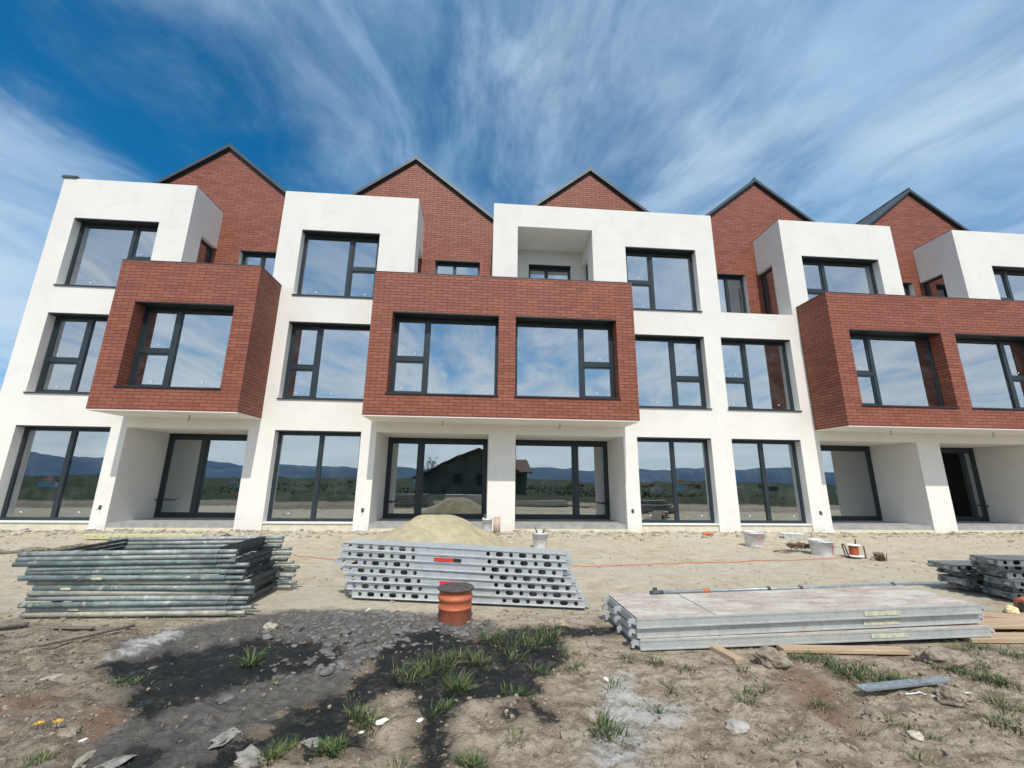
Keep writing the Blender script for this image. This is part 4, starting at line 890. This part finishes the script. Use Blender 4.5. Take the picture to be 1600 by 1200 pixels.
q = MB(); q.tube([(.43, -.55, gh(.43, -.55)-.01), (.435, -.53, .40)], .085, 20, hollow=.2); tag(q.done('cardboard_tube', M['clod'] if False else simple('pinkish_carton', (.46,.33,.27), (.56,.44,.37), 8, .9)), 'pinkish upright cardboard tube beside the tall bucket at the pier', 'tube')
# tray
tr = MB(); Mx = Matrix.Translation((7.62, -1.22, gh(7.6, -1.2))) @ Matrix.Rotation(R(-28), 4, 'Z')
def fr(s0, s1, z0, z1, inv=False):
    return [(-s0[0], -s0[1], z0), (s0[0], -s0[1], z0), (s0[0], s0[1], z0), (-s0[0], s0[1], z0)]
lo = [tr.b.verts.new(p) for p in fr((.20,.10),0,0,0)]; hi = [tr.b.verts.new(p) for p in fr((.26,.15),0,.13,0)]; hi2 = [tr.b.verts.new(p) for p in fr((.245,.135),0,.13,0)]; lo2 = [tr.b.verts.new(p) for p in fr((.185,.09),0,.015,0)]
tr.b.faces.new(lo); tr.b.faces.new(lo2)
for A, Bq in ((lo, hi), (hi, hi2), (hi2, lo2)):
    for k in range(4): tr.b.faces.new((A[k], A[(k+1)%4], Bq[(k+1)%4], Bq[k]))
o = tr.done('mixing_tray', M['bucket']); o.matrix_world = Mx; tag(o, 'low white rectangular tray on the soil between the two printed buckets', 'tray')
# cable tangle
q = MB(); rr = random.Random(31); pts = []
for k in range(90):
    t = k*.47; r_ = .15+.06*math.sin(k*1.7); pts.append((math.cos(t)*r_*1.25+rr.uniform(-.03, .03), math.sin(t)*r_*.6+rr.uniform(-.03, .03), .03+.09*abs(math.sin(k*.9))+rr.uniform(0, .05)))
q.tube(pts, .011, 6); q.tube([(-.15, 0, .03), (-.4, .1, .01), (-.55, -.02, .012), (-.42, -.18, .012), (-.2, -.1, .02)], .009, 6)
o = q.done('cable_tangle', M['cable_brown']); o.location = (6.32, -3.02, gh(6.3, -3)); tag(o, 'tangled dirty brown cable coil to the left of the printed bucket', 'cable')
# cable reel
rl = empty('cable_reel', (6.86, -3.68, gh(6.86, -3.68)), 'orange cable reel with black tubular stand and white disc', 'cable reel', rz=R(-12))
q = MB(); q.lathe([(0,.245),(.12,.245),(.13,.25),(.13,.262),(.12,.268),(0,.268)], 28); q.done('top_disc', M['white'], rl)
q = MB(); q.lathe([(0,.03),(.15,.03),(.16,.04),(.15,.055),(0,.055)], 28); q.done('base_disc', M['white'], rl)
q = MB(); q.lathe([(.07,.055)]+[(.085+.008*((i%2)*2-1), .06+i*.0115) for i in range(16)]+[(.07,.245)], 24); q.done('wound_cable', M['cable_orange'], rl)
q = MB()
for pts in ([(-.17,-.10,.02),(-.22,-.10,.25),(-.20,.0,.27),(-.17,.08,.25),(-.13,.08,.02),(-.17,-.10,.02)], [(-.17,-.10,.02),(.0,-.15,.012),(.17,-.08,.012),(.20,-.02,.03),(.20,.0,.24)], [(.08,.05,.268),(.10,.07,.34),(.085,.06,.37)], [(-.13,.08,.012),(.05,.13,.012),(.17,.06,.012)]): q.tube(pts, .012, 8)
q.done('stand', M['black'], rl); rl.scale = (.86, .86, .86)
# brush beside the reel
q = MB(); q.tube([(-.16, 0, .06), (-.02, 0, .07)], .012, 7); q.tube([(-.03,0,.02),(-.01,0,.02)], [.03,.03], 8)
rr = random.Random(6)
for k in range(80):
    a, b_ = rr.uniform(-.05, .07), rr.uniform(-.06, .06); q.tube([(a, b_, .01), (a+rr.uniform(-.02, .02), b_+rr.uniform(-.02, .02), .12+rr.uniform(-.02, .03))], .006, 4)
o = q.done('brush', M['cable_brown']); o.location = (7.02, -4.02, gh(7.0, -4)); tag(o, 'worn bristly brush lying right of the cable reel', 'brush')
# red string
q = MB(); P0 = [(-3.2,-3.35),(-2.4,-3.75),(-1.2,-4.1),(0.2,-4.28),(1.54,-4.35),(3.0,-4.22),(4.6,-4.0),(6.0,-3.88),(6.55,-3.78)]; pts = []
for i in range(len(P0)-1):
    for k in range(12): t = k/12; x, y = P0[i][0]*(1-t)+P0[i+1][0]*t, P0[i][1]*(1-t)+P0[i+1][1]*t; pts.append((x, y+.012*math.sin(x*5)+.006*math.sin(x*17), gh(x, y)+.012))
q.tube(pts, .006, 5); tag(q.done('red_string', M['cable_red']), 'thin red string stretched over the soil to the cable reel', 'string')
# yellow rail, cloth roll, shoe, orange scrap
yr = MB(); plate_with_holes(yr, -1.2, 1.2, .004, .085, 0, [(-1.1+.155*k, 0, .012) for k in range(15)]); yr.box(-1.2, 1.2, -.0, .075, .0855, .09); yr.box(-1.2, 1.2, .0, .075, .0, .0035); yr.box(-1.2, 1.2, .055, .06, .004, .085)
o = yr.done('perforated_rail', M['yellow_rail'], recalc=False); o.location = (-7.05, -1.52, gh(-7.05, -1.5)+.012); o.rotation_euler = (R(8), 0, R(-1)); tag(o, 'yellowish perforated steel rail lying behind the scaffold frames', 'rail')
q = MB(); rr = random.Random(17)
prof = []
for k in range(22):
    x = -1.15+2.3*k/21; prof.append((x, .10*math.sin(x*2.2)+rr.uniform(-.03, .03), .035+.015*math.sin(k*1.3)))
q.tube(prof, [.012+.034*math.sin(math.pi*(k+.6)/22)+rr.uniform(-.015, .015) for k in range(22)], 10)
o = q.done('cloth_roll', M['cloth'], smooth=True); o.location = (-7.25, -2.75, gh(-7.2, -2.7)); o.rotation_euler = (0, 0, R(24)); tag(o, 'dirty rolled-up sacking on the ground behind the scaffold frames', 'sacking')
q = MB(); q.lathe([(0,0),(.05,0),(.055,.02),(.045,.06),(.03,.075),(0,.08)], 14); 
for v_ in q.b.verts: v_.co.x *= 2.3; v_.co.z *= 1+.3*max(0, -v_.co.x*6)
q.tube([(-.1,.04,.04),(-.02,.12,.09),(.1,.1,.03),(.2,.02,.02)], .012, 6)
o = q.done('work_glove', M['black'], smooth=True); o.location = (-5.46, -1.42, gh(-5.46, -1.4)); tag(o, 'crumpled black work glove on the soil near the left pier', 'glove')
q = MB(); q.tube([(-.12,0,.02),(-.03,.03,.05),(.06,-.02,.04),(.13,.02,.015)], [.03,.045,.035,.015], 7); o = q.done('orange_rag', M['cable_orange'], smooth=True); o.location = (5.64, -.91, gh(5.64, -.9)); tag(o, 'small crumpled orange rag near the foot of the facade', 'rag')

# ------------------------------------------------------------------ right edge: rubble, orange canister, yellow rag
cn = empty('orange_canister', (6.02, -6.72, gh(6.0, -6.7)-.004), 'reddish orange canister lying at the right edge under the dark planks', 'canister', rz=R(20))
q = MB(); q.tube([(-.16,0,.075),(-.15,0,.075),(.15,0,.075),(.16,0,.075)], [.05,.075,.075,.05], 18); q.done('canister_body', M['pipe'], cn)
q = MB(); q.tube([(-.16,0,.075),(-.20,0,.075)], .03, 12); q.done('neck', M['black'], cn)
def rock(name, x, y, s, mt, label, cat, seed=1, sink=.3, rz=0.0, sub=3, amp=.30, sc=1.6):
    bm = bmesh.new(); bmesh.ops.create_icosphere(bm, subdivisions=sub, radius=1.0)
    for v in bm.verts:
        p = v.co.copy(); d = noise.fractal(p*sc+Vector((seed*7.1, seed*3.3, 0)), .9, 2.1, 5); e = noise.noise(p*1.1+Vector((0, seed*5.7, 0)))
        v.co = p*(1+amp*d*.7+amp*e)
        v.co = Vector((v.co.x*s[0], v.co.y*s[1], v.co.z*s[2]))
    me = bpy.data.meshes.new(name); bm.to_mesh(me); bm.free(); me.materials.append(mt)
    o = bpy.data.objects.new(name, me); C.objects.link(o); o.location = (x, y, gh(x, y)+s[2]*(1-2*sink)); o.rotation_euler = (0, 0, rz)
    return tag(o, label, cat)
rock('yellow_bag', 5.74, -6.76, (.11,.055,.04), simple('yellow_plastic', (.68,.50,.16), (.75,.70,.55), 14, .6), 'crumpled yellow and white bag beside the orange canister', 'bag', 3, .2, .5)
for i, (x, y, s, mt, lab) in enumerate([
 (1.455,-8.655,(.068,.042,.035),'pale_stone','pale angular stone alone on the earth near the bottom edge'),
 (0.80,-6.99,(.035,.03,.028),'sand','small round tan stone on the wet edge near the planks'),
 (-1.28,-8.62,(.075,.045,.012),'flake','flat pale concrete flake between the dark streaks at left'),
 (-1.08,-8.76,(.085,.05,.014),'flake','cracked concrete flake beside the dark streak at the bottom edge'),
 (-.86,-8.62,(.065,.045,.013),'flake','flat grey flake behind the small white scraps'),
 (-1.72,-8.75,(.07,.035,.016),'flake','flat pale flake by the small puddle at the lower left'),
 (-1.86,-8.72,(.06,.025,.02),'stone','narrow grey stone at the bottom left'),
 (-2.86,-7.82,(.032,.075,.018),'stone','dark slate splinter standing out on the brown earth at left'),
 (2.33,-8.83,(.035,.03,.02),'stone','small brown stone at the lower right'),
 (-1.52,-8.18,(.055,.035,.02),'mudclod','dark oval stone on the edge of the black patch'),
 (-1.60,-6.98,(.10,.05,.035),'mudclod','large dark flat cobble at the top of the black patch'),
 (-1.87,-6.92,(.08,.045,.03),'stone','grey flat cobble right of the white powder')]):
    fl = mt == 'flake'; rock('stone', x, y, (s[0]*1.1, s[1]*1.1, s[2]*.75) if fl else s, M[mt], lab, 'stone', i+2, .36 if fl else .3, rz=i*.8, sub=2 if fl else 3, amp=.75 if fl else .30, sc=2.4 if fl else 1.6)
for i, (x, y, s, lab) in enumerate([(2.25,-7.86,(.13,.085,.07),'big cracked earth clod in front of the decks'), (3.56,-7.93,(.19,.09,.085),'large pale earth clod near the end of the timber plank'),
 (3.02,-8.44,(.085,.07,.045),'brown earth clod beside the grass at the lower right'), (2.31,-8.60,(.05,.045,.03),'round brown clod low on the right'), (-2.14,-8.50,(.06,.04,.03),'small reddish clod at the left')]):
    rock('earth_clod', x, y, s, M['clod'], lab, 'earth clod', i+11, .34, sub=4, amp=.42, sc=1.9)
for x, y, r, lab in ((-9.27,-.12,.10,'rubble lump with white wrapping at the foot of the far left pier'), (-2.98,-.16,.12,'white wrapped rubble at the foot of the pier left of the sand heap'), (9.45,-.16,.12,'white wrapped rubble at the pier behind the printed bucket'), (-5.0,-.2,.0,'')):
    if r: rock('rubble_lump', x, y, (r*1.3, r*.8, r*.7), M['white'], lab, 'rubble', int(abs(x)*3), .3, amp=.4)
st = empty('metal_strip', (2.87, -8.275, gh(2.87, -8.27)+.034), 'flat blue-grey metal strip lying on the earth at right', 'metal strip', rot=(R(4), 0, R(7)))
q = MB(); q.box(-.36, .36, -.03, .03, 0, .004); q.box(-.36, .36, -.031, -.028, 0, .013); q.box(-.36, .36, .028, .031, 0, .013); q.done('strip_profile', M['strip'], st)
q = MB(); q.tube([(-3.42,-7.33,gh(-3.42,-7.33)+.02),(-3.2,-7.14,.02),(-3.0,-6.96,.03)], [.014,.017,.013], 8); tag(q.done('stick', M['wood_old'], smooth=True), 'long weathered stick lying in front of the scaffold frames', 'stick')
q = MB(); q.tube([(-4.35,-7.02,.02),(-4.15,-6.93,.025),(-3.98,-6.85,.015)], [.022,.028,.02], 8); tag(q.done('stick', M['wood_old'], smooth=True), 'thick dark stick cut by the left edge of the picture', 'stick')
beam('wood_slat', -3.55, -6.93, .0, .40, .045, .014, R(-4), M['wood_old'], 'short grey wooden slat just below the scaffold frames', 'slat')
for i, (x, y, s, lab) in enumerate([(-.505,-8.52,(.035,.012,.012),'white paper scrap in the grass tuft right of the dark streak'),(-.60,-8.56,(.016,.01,.008),'tiny white scrap just left of the larger paper scrap'),(-.13,-8.02,(.024,.012,.010),'white scrap behind the middle grass tuft'),(-.30,-8.50,(.018,.011,.008),'white scrap at the top of the narrow dark channel'),(-.755,-8.665,(.030,.010,.008),'long white scrap beside the small leafy weed at the bottom'),(-2.02,-8.55,(.024,.007,.005),'short white stick-like scrap on the reddish earth at left'),(.88,-8.10,(.03,.02,.008),'white plaster scrap on the powdery patch'),(-1.12,-6.46,(.055,.008,.008),'thin white strip on the grey mud behind the cobbles'),(-.93,-6.52,(.022,.018,.01),'small white flake on the grey mud right of the thin strip')]):
    rock('white_scrap', x, y, s, M['white'], lab, 'scrap', i+30, .25, rz=R(15+i*9), amp=.5)
q = MB(); q.prism([(0,0,0),(.12,.035,0),(.135,-.09,0),(.05,-.12,0)], (0, 0, .012)); o = q.done('roof_slate', M['clod']); o.location = (.47, -8.62, gh(.5, -8.66)+.002); o.rotation_euler = (R(5), R(-4), R(-25)); tag(o, 'thin flat brown slate piece on the bare earth at bottom centre', 'slate')
for (x, y, a, lab) in ((2.80,-8.37,0.2,'thin white cord curling under the metal strip'), (3.08,-8.36,-.5,'thin white cord right of the metal strip')):
    q = MB(); q.tube([(x+.16*t, y-.07*t+.05*math.sin(t*2.3+a), gh(x+.16*t, y-.07*t)+.012) for t in [k/10-.2 for k in range(14)]], .004, 5); tag(q.done('packing_twine', M['white']), lab, 'cord')
# weed with broad blades, small leafy weed, two dandelions
def weed(x, y, n, h, wd, seed, label, name='weed_plant', mt='grass'):
    o = blades(name, [(x, y, h, .05, n)], [M[mt], M['grass']], seed, wd); return tag(o, label, 'weed')
weed(-1.62, -7.72, 26, .20, 2.6, 5, 'broad-bladed green weed growing alone in the black mud at left')
weed(-.72, -8.73, 26, .08, 3.4, 8, 'small leafy weed at the bottom edge beside a white scrap')
weed(.28, -8.22, 16, .09, 3.4, 9, 'broad-leaved weed at the edge of the bare earth mound')
for x, y, lab in ((-2.335,-8.455,'yellow dandelion, the left one of two at the left edge'), (-2.225,-8.475,'yellow dandelion, the right one of two at the left edge')):
    z = gh(x, y); d = empty('dandelion', (x, y, z), lab, 'flower', 'dandelions at the left edge')
    q = MB(); q.tube([(0,0,0),(.004,0,.03)], .0018, 5); q.done('stem', M['grass'], d)
    q = MB()
    for k in range(26):
        a = k*2.4; r_ = .006+.009*(k % 3)/2; q.poly([(.004,0,.032), (math.cos(a-.16)*(r_+.006)+.004, math.sin(a-.16)*(r_+.006), .038-r_*.2), (math.cos(a)*(r_+.009)+.004, math.sin(a)*(r_+.009), .037), (math.cos(a+.16)*(r_+.006)+.004, math.sin(a+.16)*(r_+.006), .038-r_*.2)])
    q.done('petals', M['petal'], d, recalc=False)

# ------------------------------------------------------------------ the world behind the photographer (seen in the panes)
nh = empty('neighbour_house', (0, 0, 0), 'house with brown tiled gable roof reflected in the patio doors', 'house')
gz0 = -2.6
q = MB(); q.prism([(-8.2,-42,gz0-2),(5.0,-42,gz0-2),(5.0,-42,2.0),(-0.2,-42,5.1),(-8.2,-42,1.4)], (0,-10,0)); q.done('wall', M['house_wall'], nh)
q = MB()
for a, b_ in (((-0.2,5.15),(-9.2,1.05)), ((-0.2,5.15),(5.6,1.85))):
    q.prism([(a[0],-41.2,a[1]),(b_[0],-41.2,b_[1]),(b_[0],-41.2,b_[1]+.25),(a[0],-41.2,a[1]+.25)], (0,-11.6,0))
q.done('roof', M['house_roof'], nh)
q = MB(); q.prism([(5.0,-43.5,gz0-2),(6.7,-43.5,gz0-2),(6.7,-43.5,1.9),(5.0,-43.5,1.9)], (0,-8,0)); q.done('side_wing', M['house_wall'], nh)
q = MB(); q.prism([(4.6,-42.8,1.9),(7.4,-42.8,1.9),(7.2,-46.5,3.9),(4.6,-46.5,3.9)], (0,0,.2)); q.done('wing_roof', M['house_roof'], nh)
for x in (-3.0, 0.2):
    q = MB(); q.box(x-.5, x+.5, -41.99, -41.9, .6, 2.0); f = q.done('window', M['frame'], nh); 
rr = random.Random(77)
def branchy(x, y, z, h, seed, label, leafy):
    r_ = random.Random(seed); t = empty('bare_tree' if not leafy else 'leafy_tree', (x, y, z), label, 'tree', 'trees behind the photographer')
    q = MB(); tips = []
    def grow(p, d, L_, rad, lev):
        p1 = p + d*L_; q.tube([p, (p+p1)/2+Vector((r_.uniform(-.1,.1), r_.uniform(-.1,.1), 0))*L_*.5, p1], [rad, rad*.8, rad*.6], 5, cap=False)
        if lev == 0: tips.append(p1); return
        for _ in range(3 if lev > 1 else 4):
            dd = (d + Vector((r_.uniform(-1,1), r_.uniform(-1,1), r_.uniform(-.2,.8)))*.75).normalized(); grow(p1, dd, L_*r_.uniform(.55,.8), rad*.6, lev-1)
    grow(Vector((0,0,0)), Vector((0,0,1)), h*.3, h*.02, 4 if not leafy else 3)
    q.done('trunk', M['bark'], t)
    if leafy:
        q = MB()
        for p in tips:
            for _ in range(14):
                c = p+Vector((r_.gauss(0,.07), r_.gauss(0,.07), r_.gauss(0,.06)))*h; s = h*.02
                q.poly([c+Vector((r_.uniform(-s,s), r_.uniform(-s,s), r_.uniform(-s,s)))*1.6 for _ in range(3)])
        q.done('crown', M['leaf'], t, recalc=False)
branchy(-6.3, -39, -.5, 5.6, 3, 'bare tree beside the neighbour house, seen in the patio door', False)
branchy(-8.0, -41, -.8, 5.0, 4, 'bare tree further left of the neighbour house', False)
for i, (x, y, h) in enumerate(((-60,-150,9),(-38,-190,10),(-20,-240,9),(25,-160,9),(48,-210,10),(75,-180,9),(-95,-200,10),(110,-230,9))):
    branchy(x, y, gh(x, y)-.3, h, 20+i, 'distant leafy tree on the plain behind the photographer', True)
tw = []
for i in range(44):
    x = rr.uniform(-900, 900); y = -rr.uniform(600, 1500); w_, d_, h_ = rr.uniform(10, 22), rr.uniform(9, 14), rr.uniform(5, 11)
    t = empty('town_house', (x, y, gh(x, y)-.5), 'small far-off town house on the plain behind the photographer', 'house', 'houses of the far town')
    q = MB(); q.box(-w_/2, w_/2, -d_/2, d_/2, 0, h_); q.done('wall', M['plaster'] if i % 3 else M['house_wall'], t)
    q = MB(); q.prism([(-w_/2-.4, -d_/2-.4, h_+.01), (-w_/2-.4, d_/2+.4, h_+.01), (-w_/2-.4, 0, h_+3.2)], (w_+.8, 0, 0)); q.done('roof', M['house_roof'], t)
# leafy hedge lines on the plain, one mass
q = MB(); rr = random.Random(9)
for line in range(26):
    x0, y0 = rr.uniform(-400, 300), -rr.uniform(70, 700); x1, y1 = x0+rr.uniform(80, 260), y0+rr.uniform(-60, 60)
    for k in range(220):
        t = rr.random(); x, y = x0+(x1-x0)*t, y0+(y1-y0)*t; c = Vector((x+rr.gauss(0,2), y+rr.gauss(0,2), gh(0, y)+rr.uniform(.5, 6.5))); s = 1.8
        q.poly([c+Vector((rr.uniform(-s,s), rr.uniform(-s,s), rr.uniform(-s,s))) for _ in range(3)])
tag(q.done('far_hedges', M['leaf'], recalc=False), kind='stuff', label='dark hedgerows on the plain behind the photographer', cat='hedge')
bpy.context.view_layer.update()

# green board leaning inside, behind the fourth ground floor window
q = MB(); q.prism([(8.15, .75, .13), (8.95, .75, .13), (9.0, .95, 1.15)], (0, .02, .01)); tag(q.done('green_board', simple('green_sheet', (.02,.22,.12), (.03,.28,.16), 4, .5)), 'green triangular sheet leaning indoors behind the fourth ground floor window', 'sheet')
